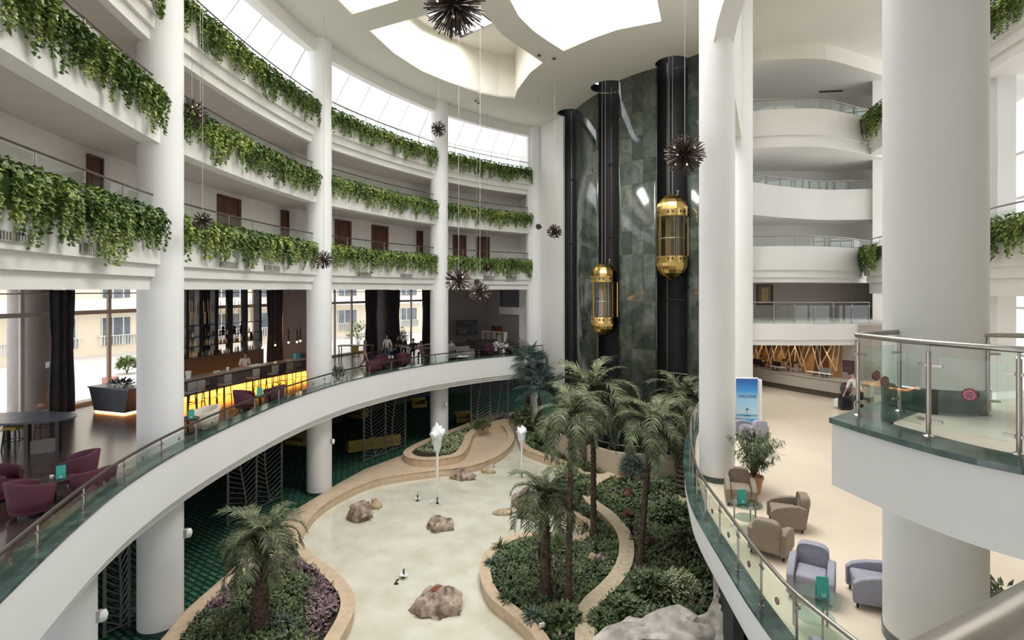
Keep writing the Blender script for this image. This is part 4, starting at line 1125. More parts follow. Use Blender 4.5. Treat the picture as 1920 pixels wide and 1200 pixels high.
b = MB(); b.tube([(.1, .55, E - .575), (.52, .76, E - .575), (.81, .90, E - .575), (1.3, 1.15, E - .575), (2.2, 1.6, E - .575)], .036, 16); b.build('handrail', M['chrome'], t, smooth=60)
b = MB(); b.tube([(2.2, 1.6, E - 1.6), (2.2, 1.6, E - .6)], .02, 10); b.build('post', M['chrome'], t, smooth=60)
b = MB(); b.tube([(.1, .55, E - 1.6), (.1, .55, E - .6)], .02, 10); b.build('post', M['chrome'], t, smooth=60)

# ================================================================ PEOPLE
M['skin'] = mat('skin', (.45, .27, .19), .55, var=.06)
def cloth(n, c): return mat(n, c, .85, var=.08, scale=9, bump=.15)
M['shirtw'] = cloth('white_shirt', (.72, .70, .70)); M['shirtk'] = cloth('black_shirt', (.02, .018, .02)); M['jeans'] = cloth('blue_jeans', (.06, .10, .18)); M['trous'] = cloth('black_trousers', (.012, .012, .014))
M['hair'] = mat('dark_hair', (.015, .010, .008), .6, var=.3, scale=30); M['shirtp'] = cloth('mauve_blouse', (.25, .15, .19)); M['greys'] = cloth('grey_shirt', (.42, .37, .38)); M['hairb'] = mat('brown_hair', (.10, .045, .02), .6)

def skin(name, nodes, edges, m, parent, root=0, sub=1):
    me = bpy.data.meshes.new(name); me.from_pydata([n[0] for n in nodes], edges, []); me.materials.append(m)
    o = bpy.data.objects.new(name, me); C.objects.link(o); o.parent = parent
    md = o.modifiers.new('skin', 'SKIN'); md.use_smooth_shade = True
    if not me.skin_vertices: me.skin_vertices.new(name='')
    for i, n in enumerate(nodes):
        r = n[1]; me.skin_vertices[0].data[i].radius = r if isinstance(r, tuple) else (r, r)
    me.skin_vertices[0].data[root].use_root = True
    s = o.modifiers.new('sub', 'SUBSURF'); s.levels = sub; s.render_levels = sub
    return o

def person(loc, rz, label, pose='stand', shirt='shirtw', legs='trous', hair='hair', h=1.72, arms=(( .28, .05, .86), (-.28, .05, .86)), lean=0.0, cap=False, group=None, longhair=False):
    """faces +y locally; arms: wrist targets (x, y, z as fraction units of metres)"""
    t = thing('person', label, 'person', loc, rz, group); k = h / 1.72; t.scale = (k, k, k)
    seat = pose == 'sit'; hz = .52 if seat else .93
    sl, cl = math.sin(lean), math.cos(lean)
    def T(x, y, z): return (x, y * cl + (z - .0) * sl, hz + z * cl - y * sl)      # torso space above the hips
    hip, belly, chest, neckb, neck, head0, head1 = T(0, 0, 0), T(0, .01, .16), T(0, .01, .36), T(0, 0, .50), T(0, .01, .56), T(0, .03, .62), T(0, .03, .76)
    sh = [T(.18, 0, .47), T(-.18, 0, .47)]
    wr = [Vector(a) for a in arms]; el = []
    for s, w_ in zip(sh, wr):
        a = Vector(s); d = w_ - a; m = a + d * .5; l = d.length; off = math.sqrt(max(.0, .29 ** 2 - (l / 2) ** 2)); el.append(m + Vector((.35 * (1 if s[0] > 0 else -1), -.6, -.5)).normalized() * off)
    if seat: kn = [Vector((.12, .44, .50)), Vector((-.12, .44, .50))]; an = [Vector((.12, .42, .10)), Vector((-.12, .42, .10))]
    elif pose == 'walk': kn = [Vector((.09, .18, .50)), Vector((-.09, -.02, .49))]; an = [Vector((.09, .24, .10)), Vector((-.09, -.26, .14))]
    else: kn = [Vector((.11, .02, .50)), Vector((-.11, .02, .50))]; an = [Vector((.12, -.01, .09)), Vector((-.12, -.01, .09))]
    nodes = [(hip, (.13, .10)), (belly, (.12, .09)), (chest, (.145, .10)), (neckb, (.07, .06)), (neck, .05), (head0, (.062, .075)), (T(0, .035, .69), (.075, .09)), (head1, (.06, .075))]
    edges = [(0, 1), (1, 2), (2, 3), (3, 4), (4, 5), (5, 6), (6, 7)]
    def add(p, r, par): nodes.append((tuple(p), r)); edges.append((par, len(nodes) - 1)); return len(nodes) - 1
    for s, e, w_ in zip(sh, el, wr):
        a = add(s, .055, 2); b_ = add(e, .042, a); c = add(w_, .028, b_); d = (w_ - Vector(e)).normalized(); pl = add(w_ + d * .07, (.036, .018), c)
        sd = d.cross(Vector((0, 0, 1))) if abs(d.z) < .9 else Vector((0, 1, 0))
        sd.normalize()
        for q in range(4):
            f = add(w_ + d * .10 + sd * (.028 - .019 * q), .0095, pl); add(w_ + d * (.15 - .008 * abs(q - 1.4)) + sd * (.031 - .021 * q) + Vector((0, 0, -.012)), .008, f)
        th = add(w_ + d * .045 + sd * .045, .010, c); add(w_ + d * .085 + sd * .062, .009, th)
    for s, kx, ax in zip((1, -1), kn, an):
        a = add((.09 * s, 0, hz - .04), .085, 0); b_ = add(kx, .055, a); c = add(ax, .035, b_); add(ax + Vector((0, .13, -.045)), (.035, .025), c)
    skin('body', nodes, edges, M['skin'], t)
    # clothes: shirt with sleeves and trousers, slightly larger than the body
    n2 = [(hip, (.145, .115)), (belly, (.135, .105)), (chest, (.16, .115)), (T(0, 0, .475), (.10, .085))]; e2 = [(0, 1), (1, 2), (2, 3)]
    for s, e, w_ in zip(sh, el, wr):
        n2.append((s, .068)); e2.append((2, len(n2) - 1)); n2.append((tuple(Vector(s).lerp(e, .95)), .058)); e2.append((len(n2) - 2, len(n2) - 1))
        if pose != 'x': n2.append((tuple(Vector(e).lerp(w_, .25)), .052)); e2.append((len(n2) - 2, len(n2) - 1))
    skin('shirt', n2, e2, M[shirt], t)
    n3 = [((0, 0, hz), (.14, .112)), ((0, 0, hz + .05), (.135, .105))]; e3 = [(0, 1)]
    for s, kx, ax in zip((1, -1), kn, an):
        n3.append(((.09 * s, 0, hz - .05), .095)); e3.append((0, len(n3) - 1)); n3.append((tuple(kx), .07)); e3.append((len(n3) - 2, len(n3) - 1)); n3.append((tuple(ax), .058)); e3.append((len(n3) - 2, len(n3) - 1))
    skin('trousers', n3, e3, M[legs], t)
    for ax in an:
        b = MB(); b.rbox(ax.x, ax.y + .06, .045 + (ax.z - .1 if not seat else 0) * 1, .095, .27, .09, .035); b.build('shoe', M['black'], t, smooth=60)
    # hair, eyes, nose, mouth, ears
    hc = Vector(T(0, .02, .715)); b = MB()
    Mx = Matrix.Translation(hc) @ Matrix.Rotation(-lean, 4, 'X')
    b.lathe([(.0, .105), (.05, .095), (.085, .06), (.097, .01), (.095, -.03)], seg=18, a0=150, a1=390, M=Mx); b.lathe([(0, .108), (.05, .098), (.088, .062), (.094, .035)], seg=18, M=Mx)
    if longhair: b.lathe([(.095, .0), (.10, -.1), (.08, -.22), (.04, -.26)], seg=14, a0=180, a1=360, M=Mx)
    b.build('hair', M[hair], t, smooth=180)
    if cap:
        b = MB(); b.lathe([(.103, .03), (.105, .075), (.09, .11), (0, .12)], seg=18, M=Mx); b.box(0, .13, .035, .14, .10, .012, M=Mx); b.build('cap', M['black'], t, smooth=50)
    b = MB()
    for s in (1, -1): b.lathe([(0, .012), (.012, 0), (0, -.012)], (.032 * s, .088, -.005), 8, M=Mx)
    b.build('eyes', M['black'], t)
    b = MB(); b.add([(-.014, .088, -.045), (.014, .088, -.045), (0, .118, -.043), (0, .09, .0)], [(0, 1, 2), (0, 2, 3), (1, 3, 2)], M=Mx)
    for s in (1, -1): b.lathe([(0, .025), (.014, .01), (.012, -.02), (0, -.03)], (.084 * s, 0, -.015), 8, M=Mx)
    b.box(0, .088, -.07, .045, .012, .010, M=Mx); b.build('face', M['skin'], t, smooth=60)
    return t

# ================================================================ LOUNGE
def F(px, py, z=MZ): x, y = P(px, py, z); return (x, y, z)
M['purple'] = mat('plum_upholstery', (.08, .017, .034), .75, var=.08, scale=12, bump=.1)
M['creamuph'] = mat('cream_upholstery', (.62, .56, .48), .75, var=.05, scale=12, bump=.1)
M['yellow'] = mat('mustard_upholstery', (.36, .27, .06), .7, var=.1, scale=8)
M['greyuph'] = mat('grey_upholstery', (.20, .185, .175), .8, var=.08, scale=12)
M['darkuph'] = mat('dark_upholstery', (.025, .02, .022), .8, var=.1)
M['slate'] = mat('slate_panel', (.045, .048, .058), .45, var=.08)
M['slatetop'] = mat('slate_blue_top', (.12, .14, .18), .25, var=.06)
M['teal'] = mat('teal_card', (.05, .42, .37), .5, var=.04)
M['paper'] = mat('white_paper', (.80, .80, .78), .6, var=.02)
M['porcelain'] = mat('white_porcelain', (.85, .85, .84), .2, var=.01)
def tub_chair(mm, label, loc, rz, group=None, r=.44):
    t = thing('tub_chair', label, 'armchair', loc, rz, group); sx = 1.0
    b = MB(); b.lathe([(0, .10), (r * .66, .10), (r * .86, .18), (r * .88, .40), (0, .43)], seg=28); b.build('seat', M[mm], t, smooth=50)
    b = MB(); n = 26; vs = []; fs = []
    for i in range(n + 1):
        a = R(-50 + 280 * i / n); hgt = .62 + .20 * (1 - abs(i / n - .5) * 2) ** .8
        ro, ri = r * (1.0 + .10 * (hgt - .6)), r * .80
        for q, z in ((r * .80, .10), (ro, hgt - .03), (ro - .02, hgt), (ri + .02, hgt), (ri, hgt - .03), (ri * .98, .38)): vs.append((q * math.cos(a), -q * math.sin(a) * -1 * -1, z))
    m_ = 6
    for i in range(n):
        for k in range(m_): fs.append((i * m_ + k, i * m_ + m_ + k, i * m_ + m_ + (k + 1) % m_, i * m_ + (k + 1) % m_))
    fs.append(tuple(range(m_))); fs.append(tuple(n * m_ + k for k in range(m_)))
    b.add(vs, fs); b.build('backrest', M[mm], t, smooth=50)
    b = MB(); b.lathe([(0, 0), (r * .5, 0), (r * .5, .10), (0, .10)], seg=20); b.build('base', M['black'], t, smooth=50)
    return t
def menu(label, loc, rz, s=1.0, group='teal menu cards', num=True):
    t = thing('menu_card', label, 'menu card', loc, rz, group)
    b = MB(); b.box(0, .045 * s, .15 * s, .17 * s, .008, .30 * s, M=Matrix.Rotation(R(9), 4, 'X')); b.box(0, -.045 * s, .15 * s, .17 * s, .008, .30 * s, M=Matrix.Rotation(R(-9), 4, 'X')); b.build('card', M['teal'], t)
    b = MB(); b.box(-.012 * s, -.052 * s, .05 * s, .012 * s, .006, .05 * s, M=Matrix.Rotation(R(-9), 4, 'X')); b.box(.022 * s, -.052 * s, .05 * s, .012 * s, .006, .05 * s, M=Matrix.Rotation(R(-9), 4, 'X')); b.box(.0, -.052 * s, .03 * s, .05 * s, .006, .012 * s, M=Matrix.Rotation(R(-9), 4, 'X')); b.build('printed_mark', M['paper'], t)
    return t
def low_table(label, loc, r=.36, h=.5, m='dwood'):
    t = thing('side_table', label, 'table', loc); b = MB(); b.lathe([(0, h - .03), (r, h - .03), (r, h), (0, h)], seg=28); b.build('tabletop', M[m], t, smooth=40)
    b = MB(); b.lathe([(.2, 0), (.2, .02), (.03, .03), (.03, h - .03)], seg=20); b.build('pedestal', M['black'], t, smooth=40); return t
RF = 0
g_ = 'plum tub chairs in the lounge'
tub_chair('purple', 'plum tub chair behind the dark table, back of the group of four', F(147, 906), R(115), g_)
tub_chair('purple', 'plum tub chair tucked behind the bronze handrail, right of the group of four', F(176, 938), R(60), g_)
tub_chair('purple', 'large looking plum tub chair nearest the viewer at the lower left', F(58, 965), R(-20), g_)
tub_chair('purple', 'plum tub chair cut by the left picture edge', F(-2, 938), R(-80), g_)
low_table('dark round table between the four plum tub chairs', F(103, 938))
x, y, z = F(103, 938); menu('teal menu card on the table between the four plum chairs', (x + .14, y + .0, z + .5), R(35))
t = thing('tea_light', 'glowing tea light beside the teal card', 'candle', (x - .12, y + .05, z + .5)); b = MB(); b.lathe([(0, 0), (.035, 0), (.04, .06), (.0, .05)], seg=14); b.build('glass_cup', M['porcelain'], t, smooth=40)
tub_chair('creamuph', 'cream tub chair behind the handrail next to the first column', F(386, 806), R(150), None)
low_table('black round table half hidden by the first column, beside the cream chair', F(352, 812)); x, y, z = F(352, 812); menu('teal menu card beside the cream tub chair', (x + .12, y, z + .5), R(20))
tub_chair('purple', 'plum tub chair left of the small table before the bar', F(459, 768), R(-75), g_)
tub_chair('purple', 'plum tub chair right of the small table before the bar', F(514, 756), R(80), g_)
low_table('small table between two plum chairs before the bar', F(487, 766), .3); x, y, z = F(487, 766); menu('teal menu card between two plum chairs before the bar', (x, y, z + .5), R(10), 1.2)
for i, (px, py, a, lab) in enumerate(((714, 690, 160, 'plum tub chair behind the rail, left of the white cups, beyond the second column'), (757, 686, 200, 'plum tub chair behind the rail under the curtain, left of the third column'), (700, 700, 120, 'plum tub chair low behind the rail near the long table'), (917, 664, 170, 'plum tub chair left of the white flowers in the far bay'), (955, 660, 190, 'plum tub chair right of the white flowers in the far bay'), (978, 660, 150, 'plum tub chair closest to the last column'))):
    tub_chair('purple', lab, F(px, py), R(a), g_)
# high table with mustard stools at the far left
x, y, z = F(34, 850); t = thing('high_table', 'high dark table with a rounded top at the left edge', 'table', (x, y, z))
b = MB(); b.lathe([(0, .95), (1.25, .95), (1.27, 1.0), (0, 1.0)], (-.2, .3, 0), 40, sx=1.25, sy=.62); b.build('tabletop', M['slatetop'], t, smooth=40)
for dx, dy in ((.42, -.15), (.98, .25), (-.9, -.1), (-.9, .6)): b = MB(); b.box(dx, dy, .475, .12, .12, .95); b.build('leg', M['black'], t)
b = MB(); b.box(.72, .05, .2, .62, .03, .40, .62); b.build('side_panel', M['greyuph'], t)
def stool(label, loc, rz, seatm, group, back=True, h=.74):
    t = thing('bar_stool', label, 'bar stool', loc, rz, group)
    for sx in (-1, 1):
        for sy in (-1, 1): b = MB(); b.tube([(.21 * sx, .21 * sy, 0), (.17 * sx, .17 * sy, h - .04)], .022, 5); b.build('leg', M['black'], t)
    b = MB()
    for sx in (-1, 1): b.tube([(.195 * sx, -.195, .28), (.195 * sx, .195, .28)], .013, 5); b.tube([(-.195, .195 * sx, .28), (.195, .195 * sx, .28)], .013, 5)
    b.build('footrest', M['black'], t)
    b = MB(); b.rbox(0, 0, h, .42, .42, .10, .03); b.build('seat', M[seatm], t, smooth=50)
    if back: b = MB(); b.rbox(0, -.20, h + .24, .42, .06, .36, .025); b.build('backrest', M[seatm], t, smooth=50)
    return t
for i, (px, py, lab) in enumerate(((28, 842, 'mustard stool in front of the high table, left one'), (14, 822, 'mustard stool behind the high table at the picture edge'), (84, 815, 'mustard stool behind the right leg of the high table'))):
    stool(lab, F(px, py), R(10 * i), 'yellow', 'mustard stools at the high table', False, .66)
# slanted desk with glowing base
x, y, z = F(202, 774); t = thing('reception_desk', 'slate desk with sloping sides and an orange glowing base line', 'desk', (x, y, z), R(-18))
M['glow'] = emis('amber_light_strip', (1.0, .38, .10), 9)
b = MB(); b.box(.1, .35, .5, 1.65, .75, .9, tx=1.32, ty=1.05); b.build('body', M['slate'], t)
b = MB(); b.box(.1, .35, .975, 2.25, .85, .05); b.build('top', M['slatetop'], t)
b = MB(); b.box(.1, .35, .03, 1.6, .72, .03); b.build('light_strip', M['glow'], t)
o = None; r = random.Random(4); b = MB()
for i in range(70):
    a = r.uniform(0, 6.28); q = r.uniform(0, .3); leaf(b, (q * 1.6 * math.cos(a), q * .5 * math.sin(a), .03 + .22 * r.random() * (1 - q)), .22, .13, a, r.uniform(-.2, .9))
o = b.build('dark_leafy_bundle', M['frondblue'], recalc=False); o.location = (x + .35, y + .3, z + 1.0); tag(o, 'dark leafy bundle lying on the slate desk', 'decoration')

# curtains
def curtain(px0, px1, d, label, path=FAC):
    u0, u1 = sorted((path.px(px0, d), path.px(px1, d))); n = int((u1 - u0) / .04); pts = []
    for i in range(n + 1):
        u = u0 + (u1 - u0) * i / n; pts.append(path.at(u, d + .10 * math.sin(i * .04 / .30 * 6.28) + .02 * math.sin(i * 1.7)))
    t = thing('curtain', label, 'curtain', (0, 0, 0), 0, 'floor length charcoal curtains'); vs = []; fs = []; m_ = 14
    cx, cy = path.at((u0 + u1) / 2, d)
    for p in pts:
        for k in range(m_ + 1):
            f = k / m_; z = MZ + .03 + (E - .03 - MZ - .03) * (1 - f); g = 1 - .14 * math.sin(min(1, f * 1.15) * 3.14) ** 2 * (1 if f > .3 else .6)
            vs.append((cx + (p[0] - cx) * g, cy + (p[1] - cy) * g, z))
    for i in range(n):
        for k in range(m_): a = i * (m_ + 1) + k; fs.append((a, a + m_ + 1, a + m_ + 2, a + 1))
    b = MB(); b.add(vs, fs); o = b.build('cloth', M['curtain'], t, smooth=180)
    sm = o.modifiers.new('s', 'SOLIDIFY'); sm.thickness = .02
    b = MB(); b.tube([(*path.at(u0, d), E - .04), (*path.at(u1, d), E - .04)], .02, 6); b.build('curtain_track', M['black'], t)
for px0, px1, lab in ((94, 139, 'charcoal curtain left of the slate desk, tallest looking'), (379, 394, 'charcoal curtain partly behind the bottle shelves, left one'), (398, 411, 'charcoal curtain behind the bottle shelves, right one'), (501, 532, 'charcoal curtain right of the bottle shelves'), (685, 708, 'charcoal curtain behind the standing guest'), (727, 749, 'charcoal curtain right of the brown wall strip'), (793, 809, 'narrow charcoal curtain touching the third column')):
    curtain(px0, px1, -.85 if px0 < 600 else -.75, lab)

# ---- bar
BAR = Path([(-13.6, 21.2), (-13.45, 22.0), (-12.75, 25.0), (-11.9, 27.4), (-11.1, 29.3), (-10.6, 30.6)])
t = thing('bar_counter', 'long curved bar counter with a glowing amber base', 'bar counter')
M['bartop'] = mat('grey_brown_bar_top', (.30, .22, .17), .3, var=.1); M['barfront'] = mat('taupe_bar_front', (.10, .075, .065), .5, var=.06)
M['amber'] = emis('amber_backlit_panel', (1.0, .33, .04), 2.6)
b = MB(); b.sweep(BAR.seg(0, BAR.len, .3), [(-.02, MZ + 1.05), (.62, MZ + 1.05), (.62, MZ + 1.11), (-.02, MZ + 1.11)]); b.build('countertop', M['bartop'], t, smooth=30)
b = MB(); b.sweep(BAR.seg(0, BAR.len, .3), [(.10, MZ + .40), (.55, MZ + .40), (.55, MZ + 1.05), (.10, MZ + 1.05)]); b.build('front_panel', M['barfront'], t, smooth=30)
b = MB(); b.sweep(BAR.seg(0, BAR.len, .3), [(.22, MZ), (.5, MZ), (.5, MZ + .40), (.22, MZ + .40)]); b.build('lit_panel', M['amber'], t, smooth=30)
M['stoolgrey'] = mat('warm_grey_leather', (.24, .22, .20), .6, var=.05)
for i, (px, bl, off) in enumerate(((352, 1, -.6), (369, 1, -.62), (393, 0, -.55), (420, 1, -.6), (474, 1, -.62), (489, 0, -.55), (510, 1, -.6), (524, 0, -.6), (538, 1, -.62), (565, 0, -.6))):
    u = BAR.px(px, off); x, y = BAR.at(u, off); a = BAR.dir(u)
    stool('bar stool %s' % ('beside the first column at the near end of the bar', 'second along the bar from the first column', 'dark one third along the bar', 'with a light backrest, fourth along the bar', 'with a light backrest below the bartender', 'dark one right of the stool below the bartender', 'just left of the curtain foot, before the amber glow', 'dark one right of the curtain foot, third from the second column', 'with a light backrest, next to last before the second column', 'last at the far end of the bar by the second column')[i], (x, y, MZ), a, 'stoolgrey' if bl else 'darkuph', 'bar stools along the counter')
# back bar shelving
BB = Path([PY(330, 25.4), PY(347, 26.0), PY(415, 27.9), PY(488, 30.3)])
t = thing('bottle_shelving', 'tall black shelving with bottles behind the bar', 'shelving')
b = MB(); b.sweep(BB.seg(0, BB.len, .5), [(-.25, MZ), (.25, MZ), (.25, 6.4), (-.25, 6.4)]); b.build('cabinet', M['slate'], t)
for px in (347, 372, 401, 430, 458, 484):
    u = BB.px(px); x, y = BB.at(u); b = MB(); b.box(x, y, (6.4 + E) / 2, .16, .34, E - 6.4, BB.dir(u)); b.build('upright', M['black'], t)
for z in (6.94, 7.4, 7.98):
    b = MB(); b.sweep(BB.seg(0, BB.len, .5), [(-.2, z - .03), (.2, z - .03), (.2, z), (-.2, z)]); b.build('shelf', M['black'], t)
r = random.Random(8)
cols = [('clear_bottle_glass', (.55, .60, .55)), ('green_bottle_glass', (.10, .22, .07)), ('amber_bottle_glass', (.35, .16, .04)), ('pale_gold_bottle', (.62, .50, .22)), ('dark_bottle_glass', (.03, .03, .03)), ('white_label_bottle', (.75, .72, .66))]
bm_ = [mat(n, c, .15, var=.05) for n, c in cols]; names = ['clear', 'green', 'amber brown', 'pale gold', 'black', 'white']
BT = []
for i, m_ in enumerate(bm_):
    b = MB(); w_ = (.036, .04, .042, .036, .038, .045)[i]; hh = (.30, .31, .27, .32, .30, .24)[i]
    b.lathe([(0, 0), (w_, 0), (w_, hh * .58), (w_ * .35, hh * .75), (w_ * .33, hh), (0, hh)], seg=10); o = b.build('bottle', m_, smooth=40); C.objects.unlink(o); BT.append(o)
ORD = 'first second third fourth fifth sixth seventh eighth ninth tenth eleventh twelfth thirteenth fourteenth fifteenth sixteenth seventeenth eighteenth nineteenth twentieth'.split(); cnt = {}
for z, n, lab in ((6.4, 44, 'on top of the black cabinet behind the bar'), (6.94, 40, 'on the lowest black shelf behind the bar'), (7.4, 14, 'on the middle black shelf behind the bar')):
    for i in range(n):
        k = r.randrange(6); o = BT[k].copy(); C.objects.link(o); u = .5 + (BB.len - .9) * (i + r.uniform(-.2, .2)) / n; x, y = BB.at(u, r.uniform(-.12, .05)); o.location = (x, y, z)
        cnt[(z, k)] = cnt.get((z, k), -1) + 1
        tag(o, '%s %s bottle from the left %s' % (ORD[cnt[(z, k)]], names[k], lab), 'bottle', '%s bottles %s' % (names[k], lab))
M['vase'] = mat('black_vase', (.01, .01, .012), .3)
for i, (px, z) in enumerate(((418, 7.4), (439, 7.4), (452, 7.4), (471, 6.94), (352, 7.4), (388, 7.4))):
    u = BB.px(px, -.05); x, y = BB.at(u, -.05); b = MB(); b.lathe([(0, 0), (.09, 0), (.05, .05), (.10, .16), (.04, .27), (.08, .34), (.03, .42), (0, .46)], seg=14); b.lathe([(0, 0), (.05, .04), (.0, .08)], (.09, .0, .25), 8)
    o = b.build('black_figurine', M['vase'], smooth=50); o.location = (x, y, z); tag(o, 'black shapely figurine on the bar shelves, %s' % ('fourth from the right', 'third from the right', 'second from the right', 'lowest one at the right end', 'at the far left', 'second from the left')[i], 'figurine', 'black figurines on the bar shelves')
t = thing('hanging_tubes', 'curtain of slim brass and glass tubes hanging above the bottles', 'decoration'); M['brass'] = mat('dull_brass', (.45, .33, .18), .35, .7, var=.1)
tb = MB(); tb.tube([(0, 0, 0), (0, 0, -.62)], .013, 5); tb.tube([(0, 0, 0), (0, 0, .5)], .004, 3); tub = None
for i in range(64):
    u = .4 + (BB.len - .8) * i / 64; x, y = BB.at(u, r.uniform(-.1, .1)); z = E - .5 - (.55 if i % 3 else .0) - r.uniform(0, .15)
    if tub is None: o = tub = tb.build('tube', M['brass'], t)
    else: o = tub.copy(); C.objects.link(o); o.parent = t
    o.location = (x, y, z)
x, y = BAR.at(BAR.px(458, 1.0), 1.0); person((x, y, MZ), R(-120), 'bartender in a white shirt and dark cap looking down behind the bar', 'stand', 'shirtw', 'trous', cap=True, h=1.76, arms=((.20, .30, 1.06), (-.16, .32, 1.06)), lean=.12)
M['dim'] = emis('warm_lamp_bulb', (1, .62, .35), 14)
for i, (px, pt, pb) in enumerate(((490, 622, 650), (541, 617, 641), (563, 614, 638), (557, 618, 640), (516, 640, 646))):
    Y = 30.4; x = (px - 960) * Y / 1000; t = thing('pendant_lamp', 'slim black tube pendant lamp over the bar, %s' % ('left of the curtain', 'against the brown wall', 'closest to the second column', 'thin one between its neighbours', 'short one before the curtain')[i], 'pendant lamp', (x, Y, HZ(pb, Y)), 0, 'tube pendants over the bar end')
    h = HZ(pt, Y) - HZ(pb, Y); b = MB(); b.lathe([(0, 0), (.05, 0), (.05, h), (0, h)], seg=12); b.build('shade', M['black'], t, smooth=40)
    b = MB(); b.tube([(0, 0, h), (0, 0, E - HZ(pb, Y))], .006, 4); b.build('cord', M['black'], t)
    b = MB(); b.lathe([(0, .02), (.045, 0), (.04, -.06), (0, -.09)], seg=12); b.build('bulb', M['dim'], t, smooth=60)
# things on the counter
def cup(label, loc, m='porcelain', r=.05, h=.09, grp=None, name='cup', cat='cup'):
    b = MB(); b.lathe([(0, 0), (r * .7, 0), (r, h), (r * .88, h), (r * .6, .01), (0, .01)], seg=14); o = b.build(name, M[m], smooth=50); o.location = loc; return tag(o, label, cat, grp)
def atbar(px, off=.3): x, y = BAR.at(BAR.px(px, off), off); return (x, y, MZ + 1.11)
cup('white pitcher at the near end of the bar counter', atbar(353), 'porcelain', .12, .30, None, 'pitcher', 'pitcher')
cup('clear tumbler at the middle of the bar counter', atbar(427), 'paper', .07, .16, None, 'tumbler', 'glass')
for i, px in enumerate((402, 406, 410)): cup('%s of the three small glasses left of the tumbler' % ('leftmost', 'middle', 'rightmost')[i], atbar(px), 'paper', .04, .08, 'three small glasses on the bar', 'small_glass', 'glass')
menu('teal menu card at the far end of the bar, left one', atbar(553), R(10)); menu('teal menu card at the far end of the bar, right one', atbar(560), R(-20))
b = MB(); b.box(0, 0, .015, .5, .32, .03); b.box(0, .16, .14, .5, .02, .26, M=Matrix.Rotation(R(-12), 4, 'X')); o = b.build('laptop', M['slate']); o.location = atbar(566, .35); tag(o, 'dark open screen at the far end of the bar', 'screen')
b = MB(); b.box(0, 0, .02, .7, .3, .04); b.box(0, 0, .05, .5, .2, .03); o = b.build('serving_tray', M['paper']); o.location = atbar(478, .3); o.rotation_euler.z = BAR.dir(BAR.px(478)); tag(o, 'pale tray lying on the counter right of the bartender', 'tray')

# ---- lounge bays beyond
def sofa(label, loc, rz, L, mm, grp=None):
    t = thing('sofa', label, 'sofa', loc, rz, grp)
    b = MB(); b.rbox(0, 0, .24, L, .85, .30, .06); b.build('seat', M[mm], t, smooth=50)
    b = MB(); b.rbox(0, -.36, .56, L, .2, .48, .07); b.build('backrest', M[mm], t, smooth=50)
    for s in (-1, 1): b = MB(); b.rbox(s * (L / 2 - .09), 0, .42, .18, .85, .42, .06); b.build('armrest', M[mm], t, smooth=50)
    for sx in (-1, 1):
        for sy in (-1, 1): b = MB(); b.box(sx * (L / 2 - .1), sy * .34, .05, .06, .06, .1); b.build('leg', M['black'], t)
    return t
def long_table(label, loc, rz, L, W_, h=.75, m='dwood'):
    t = thing('dining_table', label, 'table', loc, rz); b = MB(); b.box(0, 0, h - .02, L, W_, .05); b.build('tabletop', M[m], t)
    for sx in (-1, 1):
        for sy in (-1, 1): b = MB(); b.box(sx * (L / 2 - .1), sy * (W_ / 2 - .08), h / 2 - .02, .06, .06, h - .04); b.build('leg', M['black'], t)
    return t
def Y_(px, y): return (*PY(px, y), MZ)
long_table('long dark table behind the walking woman', Y_(668, 37.5), R(5), 2.4, .9, .95)
long_table('dark dining table of the seated party', Y_(785, 37.5), R(0), 1.8, .9)
stool('mustard yellow stool at the long dark table', Y_(668, 36.3), R(0), 'yellow', None, True, .62)
sofa('dark sofa in the corner under the large painting', Y_(905, 43), R(200), 2.6, 'darkuph')
sofa('grey sofa with a seated guest behind the rail in the far bay', Y_(857, 37.5), R(215), 2.4, 'greyuph')
tub_chair('greyuph', 'grey tub chair with cups on its table in the far bay', Y_(878, 35.2), R(190))
low_table('small white-cupped table in the far bay', Y_(868, 34.9), .4, .5, 'paper')
tub_chair('darkuph', 'black high chair left of the small painting', Y_(903, 41), R(180))
person(Y_(684, 33.2), R(-80), 'woman in a mauve blouse walking behind the lounge railing', 'walk', 'shirtp', 'shirtp', 'hairb', 1.68, longhair=True)
person(Y_(726, 36.0), R(170), 'man in a white t-shirt and jeans standing by the brown wall strip', 'stand', 'shirtw', 'jeans', h=1.80)
person(Y_(734, 36.6), R(60), 'child-sized figure in dark clothes beside the man in white', 'stand', 'jeans', 'trous', h=1.25)
person(Y_(757, 36.6), R(20), 'guest in black bending over the dining table', 'stand', 'shirtk', 'trous', lean=.45, arms=((.2, .45, .85), (-.15, .5, .85)))
person(Y_(747, 37.6), R(-30), 'guest in black standing left of the dining table', 'stand', 'shirtk', 'trous', h=1.66)
person(Y_(775, 38.4), R(180), 'guest with dark hair seated at the dining table', 'sit', 'shirtk', 'trous', arms=((.2, .35, .72), (-.2, .35, .72)))
person(Y_(790, 36.6), R(20), 'guest in mauve seated at the right of the dining table', 'sit', 'shirtp', 'trous', arms=((.2, .35, .72), (-.2, .35, .72)))
person(Y_(846, 37.9), R(215), 'dark haired guest sitting on the grey sofa beside the third column', 'sit', 'greys', 'trous', arms=((.2, .35, .62), (-.2, .35, .62)))
for i, (px, Y, mm, lab) in enumerate(((730, 33.8, 'porcelain', 'white cup on the table behind the rail'), (736, 33.8, 'porcelain', 'white cup right beside its twin'))):
    if i == 0: low_table('small table with white cups behind the rail', Y_(733, 33.8), .35)
    x, y, z = Y_(px, Y); cup(lab, (x, y, z + .5), mm, .08, .16)
